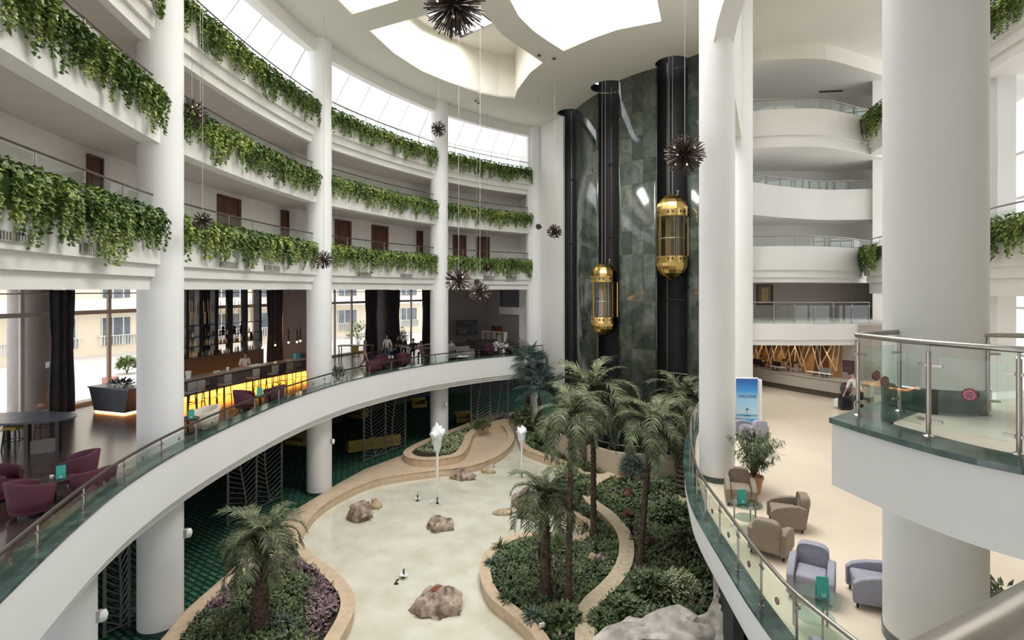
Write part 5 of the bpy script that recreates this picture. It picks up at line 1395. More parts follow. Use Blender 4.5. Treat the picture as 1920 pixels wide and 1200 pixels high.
for i, (px, Y, s, lab) in enumerate(((944, 36.8, .35, 'white flower bouquet between plum chairs in the far bay'), (930, 38, .2, 'small white bouquet left of the larger one'))):
    x, y, z = Y_(px, Y); r = random.Random(i); low_table('low table carrying %s' % ('the larger bouquet', 'the smaller bouquet')[i], (x, y, z), .4)
    t = thing('flower_bouquet', lab, 'flowers', (x, y, z + .5)); b = MB(); b.lathe([(0, 0), (.07, 0), (.09, .2), (.05, .25), (0, .25)], seg=14); b.build('vase', M['porcelain'], t, smooth=50)
    b = MB()
    for k in range(60):
        a = r.uniform(0, 6.28); q = s * r.random() ** .5; p = (q * math.cos(a), q * math.sin(a), .3 + r.uniform(0, .3)); leaf(b, p, .09, .07, a, r.uniform(0, 1)); leaf(b, p, .09, .07, a + 2, r.uniform(0, 1))
    b.build('blossoms', M['paper'], t, recalc=False)
shrub(0, 0, .35, 1.0, 'cover', 'potted green plant behind the rail right of the second column', 260, .16, 31, MZ, 'potted_plant', 'plant', .5, xy=PY(634, 27.6))
shrub(0, 0, .3, 1.3, 'cover', 'dark plant beside the white console in the far bay', 220, .16, 32, MZ, 'potted_plant', 'plant', .5, xy=PY(954, 40))
# paintings
def painting(px0, px1, y0, y1, Y, label, c1, c2, sc, rz=0, fm='black'):
    cx = (px0 + px1) / 2; w_ = (px1 - px0) * Y / 1000 / math.cos(rz); h = (y1 - y0) * Y / 1000; x, y = PY(cx, Y); t = thing('painting', label, 'painting', (x, y, HZ((y0 + y1) / 2, Y)), rz)
    b = MB(); b.box(0, 0, 0, w_, .04, h); b.build('canvas', mat('painted_canvas', c1, .6, col2=c2, scale=sc), t)
    b = MB(); e = .05
    for s in (-1, 1): b.box(s * w_ / 2, 0, 0, e, .07, h + e); b.box(0, 0, s * h / 2, w_ + e, .07, e)
    b.build('picture_frame', M[fm], t)
painting(857, 894, 601, 627, 48.35, 'large dark abstract painting on the lounge back wall', (.03, .035, .035), (.22, .24, .22), 1.6, R(23))
painting(922, 941, 612, 627, 48.6, 'small fiery orange and black painting right of the large one', (.04, .01, .01), (.5, .14, .04), 2.4, R(-50))
# indoor balcony and console in the far corner
b = MB(); b.lathe([(0, 7.7), (2.6, 7.7), (2.6, 8.3), (0, 8.3)], (*PY(992, 46), 0), 40); struct(b.build('trim_6', M['corridor'], smooth=30))
b = MB(); b.lathe([(2.5, 8.3), (2.5, 9.7)], (*PY(992, 46), 0), 40); struct(b.build('window_7', M['slate']))
t = thing('console', 'white openwork console against the far lounge wall', 'console', Y_(927, 45.5), R(-40)); b = MB(); b.box(0, 0, 1.25, 2.6, .4, .06); b.box(0, 0, .05, 2.6, .4, .06); b.build('frame', M['corridor'], t)
for k in range(5): b = MB(); b.box(-1.25 + .62 * k, 0, .65, .06, .38, 1.2); b.build('upright', M['corridor'], t)

# corridor room doors
def room_door(px0, px1, ytop, level, label, path=GAL):
    d = WD - .01; u0, u1 = path.px(px0, d), path.px(px1, d); um = (u0 + u1) / 2; x, y = path.at(um, d); W_ = abs(u1 - u0); zt = HZ(ytop, y); a = path.dir(um)
    t = bpy.data.objects.new('door_1', None); C.objects.link(t); struct(t, label); t.location = (x, y, level); t.rotation_euler = (0, 0, a); h = min(2.3, max(1.9, zt - level))
    b = MB(); b.box(0, 0, h / 2, W_ * .86, .06, h - .1); b.build('door_leaf', M['wood'], t)
    b = MB(); b.box(-W_ / 2, 0, h / 2, W_ * .14, .12, h); b.box(W_ / 2, 0, h / 2, W_ * .14, .12, h); b.box(0, 0, h - .03, W_ * 1.1, .12, .08)
    for zz, hh in ((.6, .7), (1.5, .8)):
        b.box(0, -.04, zz, W_ * .5, .02, hh)
    b.build('door_frame', mat('walnut_frame', (.10, .035, .018), .4, var=.2) if 'wf' not in M else M['wf'], t)
    b = MB(); b.box(W_ * .3, -.06, 1.0, .12, .05, .03); b.build('door_handle', M['chrome'], t)
M['wf'] = mat('walnut_frame', (.10, .035, .018), .4, var=.2)
for px0, px1, yt in ((160, 192, 278), (409, 448, 361), (523, 541, 391), (628, 657, 412), (698, 726, 423), (779, 792, 433), (850, 874, 441), (893, 917, 444)):
    room_door(px0, px1, yt, AZ, 'dark walnut room door')
# vents in the lowest gallery fascia
for i, (px, py, w_, h) in enumerate(((20, 444, 46, 17), (175, 467, 50, 17), (428, 496, 33, 9), (510, 503, 28, 9), (683, 514, 24, 6), (762, 517, 23, 6), (917, 521, 20, 6), (958, 522, 20, 6))):
    u = GAL.px(px, -.0); x, y = GAL.at(u, -.012); z = HZ(py, y); a = GAL.dir(u); W_ = w_ * y / 1000 / max(.25, abs(math.cos(a - math.atan2(x, y) * 0))) if False else (1.0 if px < 400 else .85)
    u2 = GAL.px(px + w_ / 2); u1 = GAL.px(px - w_ / 2); W_ = abs(u2 - u1) if px - w_ / 2 > 1 else 1.1; H_ = h * y / 1000
    t = thing('air_vent', 'grey slotted air vent in the white fascia below the ivy, %s' % ('cut by the left edge', 'left of the first column', 'right of the first column', 'left of the second column', 'right of the second column', 'left of the third column', 'right of the third column', 'closest to the white pier')[i], 'air vent', (x, y, z), a, 'air vents in the fascia')
    b = MB(); b.box(0, 0, 0, W_, .03, H_); b.build('plate', mat('dark_slot', (.10, .10, .09), .7) if i == 0 else bpy.data.materials['dark_slot'], t)
    b = MB(); n = 14
    for k in range(n): b.box(-W_ / 2 + W_ * (k + .5) / n, -.02, 0, W_ / n * .55, .02, H_ * .8)
    for s in (-1, 1): b.box(0, -.02, s * H_ / 2, W_, .03, H_ * .16)
    b.box(0, -.02, 0, .04, .03, H_)
    b.build('slats', M['vent'], t)

# column wall lights
def sconce(px, py, Y, label):
    x, y = PY(px, Y); t = thing('wall_light', label, 'wall light', (x, y, HZ(py, Y)), 0, 'wall lights on the columns')
    b = MB(); b.box(-.05, 0, 0, .08, .12, .24); b.build('backplate', M['vent'], t); b = MB(); b.lathe([(0, .13), (.07, .12), (.10, .04), (.08, -.09), (0, -.13)], (.02, 0, 0), 18, 0, -90, 90); b.build('shade', M['porcelain'], t, smooth=60)
sconce(352, 1000, 14.9, 'white wall light on the first column below the lounge'); sconce(191, 1155, 11.6, 'white wall light on the column stump at the bottom left'); sconce(623, 828, 25.1, 'small wall light on the second column below the lounge'); sconce(835, 758, 33.4, 'tiny wall light on the third column below the lounge'); sconce(92, 684, 20.9, 'grey wall light on the dark round column by the window')

# ---- ground floor: leaf screens and mustard sofas
def screen(px0, pyb0, px1, pyb1, ztop, label, seed, nv=2):
    a = Vector(P(px0, pyb0, 0)); c = Vector(P(px1, pyb1, 0)); L = (c - a).length; an = math.atan2(c.y - a.y, c.x - a.x)
    t = thing('leaf_screen', label, 'screen', (a.x, a.y, 0), an, 'dark metal leaf pattern screens'); W_ = L / nv
    for k in range(nv + 1): b = MB(); b.box(W_ * k, 0, ztop / 2, .07, .07, ztop); b.build('post', M['screen'], t)
    b = MB(); b.box(L / 2, 0, .12, L, .05, .05); b.build('bottom_rail', M['screen'], t); b = MB(); b.box(L / 2, 0, ztop - .05, L, .05, .05); b.build('top_rail', M['screen'], t)
    for k in range(nv):
        b = MB(); pts = [Vector((W_ * (k + .5 + .18 * math.sin(f * 2.6 + seed + k)), 0, .15 + (ztop - .3) * f)) for f in [i / 16 for i in range(17)]]
        b.tube(pts, .035, 5)
        for i in range(1, 30):
            f = i / 30; q = pts[int(f * 16)]
            for s in (-1, 1):
                e = Vector((W_ * (k + (1 if s > 0 else 0)), 0, min(ztop - .1, q.z + .28 + .25 * f))) if True else None
                b.tube([q, e], .018, 4)
        b.build('leaf_pattern', M['screen'], t)
M['screen'] = mat('dark_bronze_metal', (.19, .18, .17), .5, .3, var=.1)
screen(196, 1195, 285, 1155, 3.7, 'leaf patterned metal screen beside the first column foot', 1)
screen(427, 985, 528, 935, 3.7, 'leaf patterned metal screen behind the short palm', 2)
screen(682, 868, 760, 838, 3.7, 'leaf patterned metal screen over the mustard bench', 3)
screen(883, 815, 952, 800, 3.7, 'leaf patterned metal screen farthest away', 4)
sofa('long mustard bench sofa behind the third leaf screen', (*P(700, 842, 0), 0), R(30), 3.2, 'yellow', 'mustard sofas on the green carpet')
sofa('mustard armchair sofa right of the third column', (*P(868, 793, 0), 0), R(200), 1.2, 'yellow', 'mustard sofas on the green carpet')
sofa('tan sofa behind the farthest leaf screen', (*P(915, 797, 0), 0), R(190), 2.6, 'greyuph', 'mustard sofas on the green carpet')
sofa('dim mustard armchair far back between second and third column', (*P(785, 765, 0), 0), R(200), 1.2, 'yellow', 'mustard sofas on the green carpet')
sofa('dim mustard sofa just right of the second column', (*P(668, 785, 0), 0), R(160), 1.6, 'yellow', 'mustard sofas on the green carpet')
sofa('dim mustard sofa left of the second column under the balcony', (*P(560, 835, 0), 0), R(160), 1.6, 'yellow', 'mustard sofas on the green carpet')

# ================================================================ CHANDELIERS
M['spike'] = mat('dark_bronze_spike', (.075, .05, .04), .4, .6, var=.2, scale=20); M['bulb'] = emis('small_warm_bulb', (1, .86, .68), .5)
def starburst(px, py, Y, rad, label, n=110, seed=1, grp='starburst chandeliers hanging on wires', two=False, m='spike'):
    x, y = PY(px, Y); z = HZ(py, Y); r = random.Random(seed); t = thing('starburst_chandelier', label, 'chandelier', (x, y, z), 0, grp)
    b = MB(); b.lathe([(0, rad * .16), (rad * .12, rad * .1), (rad * .16, 0), (rad * .12, -rad * .1), (0, -rad * .16)], seg=14); b.build('core', M[m], t, smooth=60)
    b = MB()
    for i in range(n):
        zz = 1 - 2 * (i + .5) / n; a = i * 2.39996; q = math.sqrt(max(0, 1 - zz * zz)); d = Vector((q * math.cos(a), q * math.sin(a), zz)); d += Vector((r.uniform(-.12, .12), r.uniform(-.12, .12), r.uniform(-.12, .12))); d.normalize()
        l = rad * r.uniform(.82, 1.05); b.tube([d * rad * .1, d * l], [max(.006, Y * .0003), max(.014, Y * .0007)], 4)
    b.build('spikes', M[m], t)
    for i in range(8):
        zz = 1 - 2 * (i + .5) / 8; a = i * 2.4 + .5; q = math.sqrt(1 - zz * zz); d = Vector((q * math.cos(a), q * math.sin(a), zz)) * rad * .62
        b = MB(); s = rad * .05; b.lathe([(0, s * 1.3), (s * .7, s * .5), (s, 0), (s * .6, -s), (0, -s * 1.2)], tuple(d), 8); b.build('bulb', M['bulb'], t, smooth=60)
    top = (WZ if -8 < x < 1 and 21 < y < 31 else TOP)
    b = MB(); b.tube([(0, 0, 0), (0, 0, top - z)], .008, 4)
    if two: b.tube([(.25, 0, 0), (.25, 0, top - z)], .008, 4)
    b.build('wire', M['vent'], t)
starburst(851, 8, 9.0, .52, 'biggest starburst chandelier cut by the top edge below the roof light', 260, 1)
starburst(1284, 290, 13.0, .50, 'large brown starburst chandelier before the right lift car', 260, 2)
starburst(360, 211, 16.0, .44, 'starburst chandelier hanging before the first column', 120, 3, two=True)
starburst(822, 242, 30, .47, 'starburst chandelier high before the third column', 110, 4)
starburst(380, 414, 25.5 * .6, .27, 'small starburst chandelier before the ivy right of the first column', 100, 5)
starburst(607, 487, 23, .42, 'starburst chandelier before the second column', 110, 6)
starburst(860, 526, 16.5, .45, 'starburst chandelier right of the third column, larger of the close pair', 150, 7)
starburst(900, 548, 19.5, .42, 'paler starburst chandelier overlapping the larger one at its lower right', 150, 8)
starburst(894, 529, 33, .20, 'tiny starburst chandelier between the close pair', 60, 9)
starburst(913, 503, 36, .28, 'small starburst chandelier with bulbs against the lowest ivy', 60, 10)
starburst(1040, 434, 29, .43, 'starburst chandelier before the white pier', 110, 11)
starburst(1010, 425, 33, .2, 'tiny dark starburst chandelier left of the one before the pier', 50, 12)

# ================================================================ LIFT CARS
M['gold'] = mat('polished_gold', (.72, .50, .19), .2, 1, var=.05); M['goldb'] = mat('brushed_gold_dark', (.40, .28, .10), .35, 1, var=.1)
M['carglass'] = glass('lift_car_glass', (.85, .86, .80), .25)
def lift(k, ztop, zbot, label):
    (x, y) = LIFTC[k]; r = .76 if k == 1 else .80; h = ztop - zbot; t = thing('lift_car', label, 'lift car', (x, y, zbot), 0, 'capsule lift cars')
    def dome(b, s, z0): b.lathe([(r * math.cos(R(a)), z0 + s * r * 1.02 * math.sin(R(a))) for a in (0, 12, 25, 40, 55, 70, 90)], seg=12)
    hb = r * 1.02
    b = MB(); dome(b, -1, hb); b.build('lower_dome', M['gold'], t, smooth=8)
    b = MB(); dome(b, 1, h - hb); b.build('upper_dome', M['gold'], t, smooth=8)
    for z0, nm in ((hb, 'lower_band'), (h - hb - .35, 'upper_band')):
        b = MB(); b.lathe([(r * 1.01, z0), (r * 1.01, z0 + .35), (r * .9, z0 + .35)], seg=24); bb = b.build(nm, M['gold'], t, smooth=20)
        b = MB()
        for i in range(24):
            if i % 3: a = R(i * 15); b.box(r * 1.01 * math.cos(a), r * 1.01 * math.sin(a), z0 + .2, .02, .09, .10, a)
        b.build('slots', M['black'], bb)
    b = MB(); b.lathe([(r * .97, hb + .35), (r * .97, h - hb - .35)], seg=24); b.build('glass_wall', M['carglass'], t, smooth=40)
    for i, a in enumerate((200, 262, 300, 345)):
        b = MB(); a = R(a); b.box(r * .985 * math.cos(a), r * .985 * math.sin(a), h / 2, .05, .035 if i != 1 else .02, h - 2 * hb - .7, a); b.build('mullion', M['gold'], t)
    b = MB(); b.lathe([(0, hb + .33), (r * .95, hb + .33)], seg=24); b.lathe([(0, h - hb - .33), (r * .95, h - hb - .33)], seg=24); b.build('cabin_floor', M['goldb'], t)
    b = MB(); b.box(r * .55, r * .35, h / 2, .06, r * 1.1, h - 2 * hb - .7, R(-30)); b.box(-.1, r * .5, h / 2, .28, .1, h - 2 * hb - .7); b.build('back_panel', M['goldb'], t)
    b = MB(); b.tube([(r * .88 * math.cos(R(a)), r * .88 * math.sin(R(a)), hb + 1.25) for a in range(170, 350, 12)], .03, 6); b.build('grab_rail', M['chrome'], t, smooth=60)
    b = MB(); b.tube([(.3, 0, h), (.3, 0, h + .18)], .02, 5); b.box(.3, 0, h + .2, .12, .04, .03); b.tube([(-.1, .2, h), (-.1, .2, 22.6 - zbot)], .012, 4); b.tube([(.1, .25, h), (.1, .25, 22.6 - zbot)], .012, 4); b.build('hoist_cable', M['vent'], t)
    # raised rim following the capsule outline
    b = MB(); pts = [(r * 1.03 * math.cos(R(a)), 0, h - hb + r * 1.05 * math.sin(R(a))) for a in range(0, 181, 12)] + [(r * 1.03 * math.cos(R(a)), 0, hb + r * 1.05 * math.sin(R(a))) for a in range(180, 361, 12)]
    b.tube(pts + [pts[0]], .022, 5, M=Matrix.Rotation(R(32), 4, 'Z')); b.build('outline_rim', M['gold'], t, smooth=60)
lift(1, HZ(493, 31.2), HZ(630, 31.2), 'lower gold and glass capsule lift car in the middle black shaft')
lift(2, HZ(365, 27.6), HZ(523, 27.6), 'higher gold and glass capsule lift car in the right black shaft')
# ceiling spots
for i, (px, py) in enumerate(((892, 188), (897, 192), (1011, 102), (1039, 108))):
    x, y = Q(px, py); b = MB(); b.lathe([(0, -.03), (.09, -.03), (.10, 0), (0, 0)], (0, 0, 0), 14); o = b.build('ceiling_spot', M['black']); o.location = (x, y, TOP - .055); tag(o, 'small dark ceiling spot %s' % ('left of the pair below the middle roof light', 'right of the pair below the middle roof light', 'left of the pair between two roof lights', 'right of the pair between two roof lights')[i], 'ceiling spot', 'ceiling spots')

# ================================================================ OUTSIDE
M['facade'] = mat('sunlit_cream_render', (.86, .76, .60), .9, var=.03, scale=.3); M['facadew'] = mat('white_render', (.86, .85, .82), .9, var=.02)
M['pave'] = mat('pale_paving', (.66, .62, .58), .9, scale=.5, col2=(.78, .75, .70)); M['outglass'] = mat('dark_window_glass', (.16, .18, .20), .15, var=.3, scale=1)  # panes of dark glass, tone varied at random
b = MB(); b.prism([(-90, 0), (-19.9, 0), (-19.4, 14), (-18.4, 21.5), (-16.1, 31), (-12.4, 40), (-8.7, 47.3), (-5, 51), (2, 52), (2, 110), (-90, 110)], 4.0, 4.7); struct(b.build('ground_terrace', M['pave']), 'pale paved terrace outside')
OB = Path([PY(-60, 33), PY(60, 37), PY(300, 45), PY(480, 50), PY(700, 60), PY(840, 68)])
t = thing('hotel_wing', 'sunlit cream hotel wing with balconies seen through the lounge windows', 'building')
b = MB(); b.sweep(OB.seg(0, OB.len, 3), [(0, 4.7), (.5, 4.7), (.5, 16), (0, 16)]); b.build('wall', M['facade'], t)
b = MB(); b.sweep(OB.seg(0, OB.len, 3), [(-1.2, 8.15), (0, 8.15), (0, 9.0), (-1.2, 9.0)]); b.build('balcony_parapet', M['facadew'], t)
n = 0; u = 1.5
while u < OB.len - 2:
    for z0, z1, mm in ((5.4, 7.6, 0), (9.1, 11.2, 1)):
        x, y = OB.at(u, -.04); a = OB.dir(u); b = MB(); b.box(x, y, (z0 + z1) / 2, 2.4, .06, z1 - z0, a); w_ = b.build('window', M['outglass'], t)
        b = MB()
        for s in (-1, -.33, .33, 1): b.box(x + s * 1.15 * math.cos(a), y + s * 1.15 * math.sin(a), (z0 + z1) / 2, .07, .1, z1 - z0, a)
        b.box(x, y, z1, 2.5, .12, .08, a)
        if not mm:
            b.box(x, y, z0 + .75, 2.9, .5, .05, a)
            for s in range(-6, 7): b.box(x + s * .21 * math.cos(a), y + s * .21 * math.sin(a), z0 + .37, .03, .5, .75, a)
        b.build('window_frame', M['facadew'], w_)
    u += 4.1
for i, (px, py, s, lab) in enumerate(((238, 5.1, .5, 'small bright green tree outside the first window bay'), (672, 5.1, 1.1, 'round green bush outside the window left of the third bay curtains'), (748, 5.1, .8, 'green bush outside, behind the dark curtain gap'))):
    shrub(0, 0, s, s * 2.2, 'ivy', lab, 420, .24, 40 + i, 4.7, 'outdoor_bush', 'bush', .6, xy=PY(px, (32, 46, 46)[i]))
def parasol(px, Y, zt, r, m, lab):
    x, y = PY(px, Y); t = thing('parasol', lab, 'parasol', (x, y, 4.7)); b = MB(); b.lathe([(r, zt - 4.7 - .35), (r * .5, zt - 4.7 - .1), (0, zt - 4.7)], seg=8); b.build('canopy', M[m], t); b = MB(); b.tube([(0, 0, 0), (0, 0, zt - 4.7)], .03, 6); b.build('pole', M['chrome'], t)
M['rose'] = mat('faded_rose_cloth', (.62, .28, .27), .8)
parasol(686, 44, 6.55, .55, 'facadew', 'small white parasol outside beyond the walking woman')
t = thing('outdoor_cart', 'faded rose box cart on the terrace outside the first bay', 'cart', (*PY(207, 27), 4.7), .2); t.scale = (.6, .6, .6); b = MB(); b.rbox(0, 0, .75, 1.0, .7, .6, .06); b.build('body', M['rose'], t)
for s in (-1, 1): b = MB(); b.lathe([(0, -.04), (.2, -.04), (.2, .04), (0, .04)], (0, 0, 0), 16, M=Matrix.Translation((s * .4, -.3, .2)) @ Matrix.Rotation(R(90), 4, 'X')); b.build('wheel', M['black'], t)
b = MB(); b.box(0, 0, .42, .9, .6, .1); b.build('chassis', M['black'], t)
# ================================================================ LOBBY
M['tan'] = mat('taupe_armchair_cloth', (.27, .215, .17), .85, var=.07, scale=14, bump=.15, bscale=80)
M['lav'] = mat('lavender_grey_armchair_cloth', (.33, .325, .40), .85, var=.06, scale=14, bump=.15, bscale=80)
def armchair(mm, label, loc, rz, grp, ly=False):
    """faces -y locally"""
    t = thing('armchair', label, 'armchair', loc, rz, grp); m = M[mm]; t.scale = (.76, .76, .80)
    b = MB(); b.rbox(0, .02, .24, .62, .72, .28, .03); b.build('seat_base', m, t, smooth=50)
    b = MB(); b.rbox(0, -.05, .42, .56, .64, .14, .05, n=4); b.build('seat_cushion', m, t, smooth=60)
    b = MB(); n = 14; vs = []; W_ = .62
    prof = []
    for i in range(n + 1):
        a = math.pi * i / n; prof.append((W_ / 2 * math.copysign(abs(math.cos(a)) ** .55, math.cos(a)), .60 + .27 * math.sin(a) ** .6))
    ring = [(W_ / 2, .14)] + prof + [(-W_ / 2, .14)]
    def backring(y, s, lean): return [(x * s, y + lean * (z - .14), .14 + (z - .14) * (s if z > .5 else 1)) for x, z in ring]
    R_ = [backring(.28, .93, .10), backring(.24, 1, .10), backring(.24 + .17, 1, .16), backring(.24 + .20, .93, .16)]
    k = len(ring); vs = [p for q in R_ for p in q]; fs = [tuple(range(k)), tuple(range(4 * k - 1, 3 * k - 1, -1))]
    for a in range(3):
        for i in range(k): fs.append((a * k + i, a * k + (i + 1) % k, (a + 1) * k + (i + 1) % k, (a + 1) * k + i))
    b.add(vs, fs); b.build('backrest', m, t, smooth=50)
    for s in (-1, 1):
        pts = [(-.42, .10), (.42, .10), (.44, .60), (.25, .66), (-.05, .63), (-.30, .56), (-.42, .47)]; x0, x1 = s * .29, s * .43
        b = MB(); k = len(pts); vs = [(x0, y, z) for y, z in pts] + [(x1, y, z) for y, z in pts]; ins = [((x0 + x1) / 2 + (x - (x0 + x1) / 2) * 1, y, z) for x, y, z in vs]
        fs = [tuple(range(k)), tuple(range(2 * k - 1, k - 1, -1))] + [(i, (i + 1) % k, k + (i + 1) % k, k + i) for i in range(k)]
        b.add(vs, fs); o = b.build('armrest', m, t, smooth=50); bv = o.modifiers.new('bevel', 'BEVEL'); bv.width = .025; bv.segments = 3; bv.limit_method = 'ANGLE'
        for y in (-.34, .34): b = MB(); b.lathe([(0, 0), (.02, 0), (.028, .10), (0, .10)], (s * .36, y, 0), 10); b.build('leg', M['black'], t, smooth=40)
    return t
ga, gb = 'taupe armchairs by the lobby edge', 'lavender armchairs by the lobby edge'
armchair('tan', 'taupe armchair facing the viewer at the foot of the white column', (5.2, 12.15, MZ), R(-18), ga)
armchair('tan', 'taupe armchair seen from its side, facing left on the open lobby floor', (5.62, 10.95, MZ), R(-108), ga)
armchair('tan', 'taupe armchair seen from behind next to the railing', (4.80, 9.88, MZ), R(140), ga)
armchair('lav', 'whole lavender armchair facing the viewer beside the glass table', (4.76, 8.48, MZ), R(-33), gb)
armchair('lav', 'lavender armchair half hidden by the big column, facing left', (5.62, 8.3, MZ), R(-112), gb)
armchair('lav', 'lavender armchair cut by the bottom edge between railing and big column', (4.06, 6.5, MZ), R(165), gb)
armchair('lav', 'grey armchair in front of the blue welcome poster', F(1413, 824), R(190), None)
armchair('lav', 'grey armchair mostly hidden behind the first twin column', F(1386, 812), R(100), None)
M['tableglass'] = glass('table_glass', (.80, .92, .88), .5)
def glass_table(label, loc, r):
    t = thing('glass_table', label, 'table', loc); b = MB(); b.lathe([(0, .49), (r, .49), (r, .502), (0, .502)], seg=36); b.build('tabletop', M['tableglass'], t, smooth=40)
    b = MB(); b.lathe([(0, .22), (r * .8, .22), (r * .8, .23), (0, .23)], seg=32); b.build('lower_shelf', M['tableglass'], t, smooth=40)
    for k in range(3): a = k * 2.094 + .4; b = MB(); b.tube([(r * .8 * math.cos(a), r * .8 * math.sin(a), 0), (r * .8 * math.cos(a), r * .8 * math.sin(a), .49)], .016, 8); b.build('leg', M['chrome'], t, smooth=40)
    return t
x, y = P(1400, 945, 5.4); glass_table('round glass table before the taupe armchairs', (x, y, MZ), .30); menu('teal menu card on the glass table before the taupe armchairs', (x - .09, y + .02, MZ + .502), R(8), .95)
x, y = P(1527, 1118, 5.4); glass_table('round glass table beside the whole lavender armchair', (x, y, MZ), .33); menu('teal menu card on the glass table by the lavender armchair', (x + .10, y - .02, MZ + .502), R(-8), .95)
# potted plant
x, y = PY(1413, 12.75); t = thing('potted_plant', 'bushy willow-leaved plant in a terracotta pot behind the taupe armchair', 'potted plant', (x, y, MZ)); r = random.Random(3)
b = MB(); b.lathe([(0, 0), (.15, 0), (.21, .34), (.23, .34), (.23, .40), (.19, .40), (.18, .34), (0, .33)], seg=24); b.build('pot', mat('salmon_terracotta', (.48, .24, .15), .7, var=.08), t, smooth=40)
b = MB(); fol = MB()
for i in range(44):
    a = r.uniform(0, 6.28); q = r.uniform(.15, .68); h = 1.62 - q * r.uniform(.3, 1.0)
    p0, p1, p2 = Vector((0, 0, .35)), Vector((q * .4 * math.cos(a), q * .4 * math.sin(a), h * .75)), Vector((q * math.cos(a), q * math.sin(a), h))
    pts = [p0.lerp(p1, f).lerp(p1.lerp(p2, f), f) for f in [k / 8 for k in range(9)]]
    b.tube(pts, [.012 * (1 - k / 10) for k in range(9)], 4, cap=False)
    for k in range(36):
        f = r.uniform(.35, 1.0); j = min(7, int(f * 8)); p = pts[j].lerp(pts[j + 1], f * 8 - j)
        leaf(fol, p, r.uniform(.13, .22), .028, a + r.uniform(-1.6, 1.6), r.uniform(-1.2, .1), 0, .2)
b.build('branches', M['stem'], t); fol.build('foliage', M['cover'], t, recalc=False)
shrub(0, 0, .33, .8, 'cover', 'small leafy plant right of the big column near the bottom edge', 300, .14, 51, MZ, 'potted_plant', 'potted plant', .45, xy=(6.78, 7.38))
# welcome poster stand
Yp = 18.6; x, y = PY(1400, Yp); t = thing('poster_stand', 'blue beach poster with a welcome greeting beside the twin columns', 'poster stand', (x, y, MZ), R(-6))
pmn = bpy.data.materials.new('blue_sea_print'); pmn.use_nodes = True; nt = pmn.node_tree; bs = nt.nodes['Principled BSDF']; bs.inputs['Roughness'].default_value = .4
tc = nt.nodes.new('ShaderNodeTexCoord'); sp_ = nt.nodes.new('ShaderNodeSeparateXYZ'); cr = nt.nodes.new('ShaderNodeValToRGB'); nt.links.new(tc.outputs['Generated'], sp_.inputs[0]); nt.links.new(sp_.outputs['Z'], cr.inputs[0]); nt.links.new(cr.outputs[0], bs.inputs['Base Color'])
E_ = cr.color_ramp.elements; E_[0].position = 0; E_[0].color = (.03, .22, .48, 1); E_[1].position = 1; E_[1].color = (.02, .10, .42, 1)
for p_, c_ in ((.10, (.05, .35, .62, 1)), (.16, (.45, .68, .80, 1)), (.20, (.05, .30, .58, 1)), (.24, (.52, .72, .84, 1)), (.55, (.34, .62, .86, 1)), (.75, (.05, .30, .72, 1))): e = E_.new(p_); e.color = c_
b = MB(); b.box(0, -.03, .95, .72, .02, 1.58); b.build('poster', pmn, t)
b = MB(); b.rbox(.0, .04, .93, .80, .08, 1.70, .02); b.rbox(.47, .10, .86, .14, .14, 1.72, .05); b.rbox(0, .05, .04, .9, .45, .06, .02); b.build('stand_frame', M['white_cool'], t, smooth=50)
tx = bpy.data.curves.new('lettering', 'FONT'); tx.body = 'WELCOME'; tx.size = .125; tx.align_x = 'CENTER'; tx.extrude = .003; tx.materials.append(M['jeans']); o0 = bpy.data.objects.new('lettering_source', tx); C.objects.link(o0); bpy.context.view_layer.update(); me_ = bpy.data.meshes.new_from_object(o0.evaluated_get(bpy.context.evaluated_depsgraph_get())); bpy.data.objects.remove(o0); o = bpy.data.objects.new('lettering', me_); C.objects.link(o); o.parent = t; o.location = (0, -.046, 1.09); o.rotation_euler = (R(90), 0, 0)
b = MB(); b.box(0, -.045, .58, .012, .004, .22); b.add([(-.07, -.045, .66), (.07, -.045, .66), (0, -.045, .74)], [(0, 1, 2)]); b.box(0, -.045, .46, .26, .004, .015); b.build('beach_umbrella_print', M['jeans'], t)
# reception
RD = Path([(11.3, 28.9), (12.0, 27.9), (12.6, 26.8), (13.2, 25.55), (13.9, 24.25), (14.55, 23.15), (15.1, 22.5)])
M['desk'] = mat('greige_desk_panel', (.40, .36, .32), .5, var=.03); M['desktop'] = mat('dark_desk_base', (.10, .08, .06), .5)
t = thing('reception_counter', 'long curved greige reception desk below the wooden lattice', 'reception desk')
b = MB(); b.sweep(RD.seg(0, RD.len, .4), [(0, MZ + .28), (.04, MZ + .80), (.65, MZ + .80), (.65, MZ + .28)]); b.build('front_panel', M['desk'], t, smooth=40)
b = MB(); b.sweep(RD.seg(0, RD.len, .4), [(.14, MZ), (.6, MZ), (.6, MZ + .28), (.14, MZ + .28)]); b.build('plinth', M['desktop'], t, smooth=40)
b = MB(); b.sweep(RD.seg(0, RD.len, .4), [(-.02, MZ + .8), (.7, MZ + .8), (.7, MZ + .85), (-.02, MZ + .85)]); b.build('countertop', M['desk'], t, smooth=40)
BK = Path([(12.3, 31.0), (13.1, 30.1), (14.5, 28.0), (15.85, 25.6)])
t = thing('lattice_backdrop', 'warm lit wooden wall behind the reception with pale crossing slats', 'wall panel')
for i in range(9):
    u0, u1 = BK.len * i / 9, BK.len * (i + 1) / 9; b = MB(); d = .0 if i % 2 else .08
    b.sweep(BK.seg(u0, u1, .4), [(d, MZ), (.2, MZ), (.2, 7.2), (d, 7.2)]); b.build('wood_panel', mat('brown_veneer', (.16, .085, .04), .5, var=.2, scale=3) if i == 0 else bpy.data.materials['brown_veneer'] if i % 2 else M['lightwood'] if 'lightwood' in M else M.setdefault('lightwood', mat('golden_veneer', (.42, .27, .13), .5, var=.12, scale=3)), t)
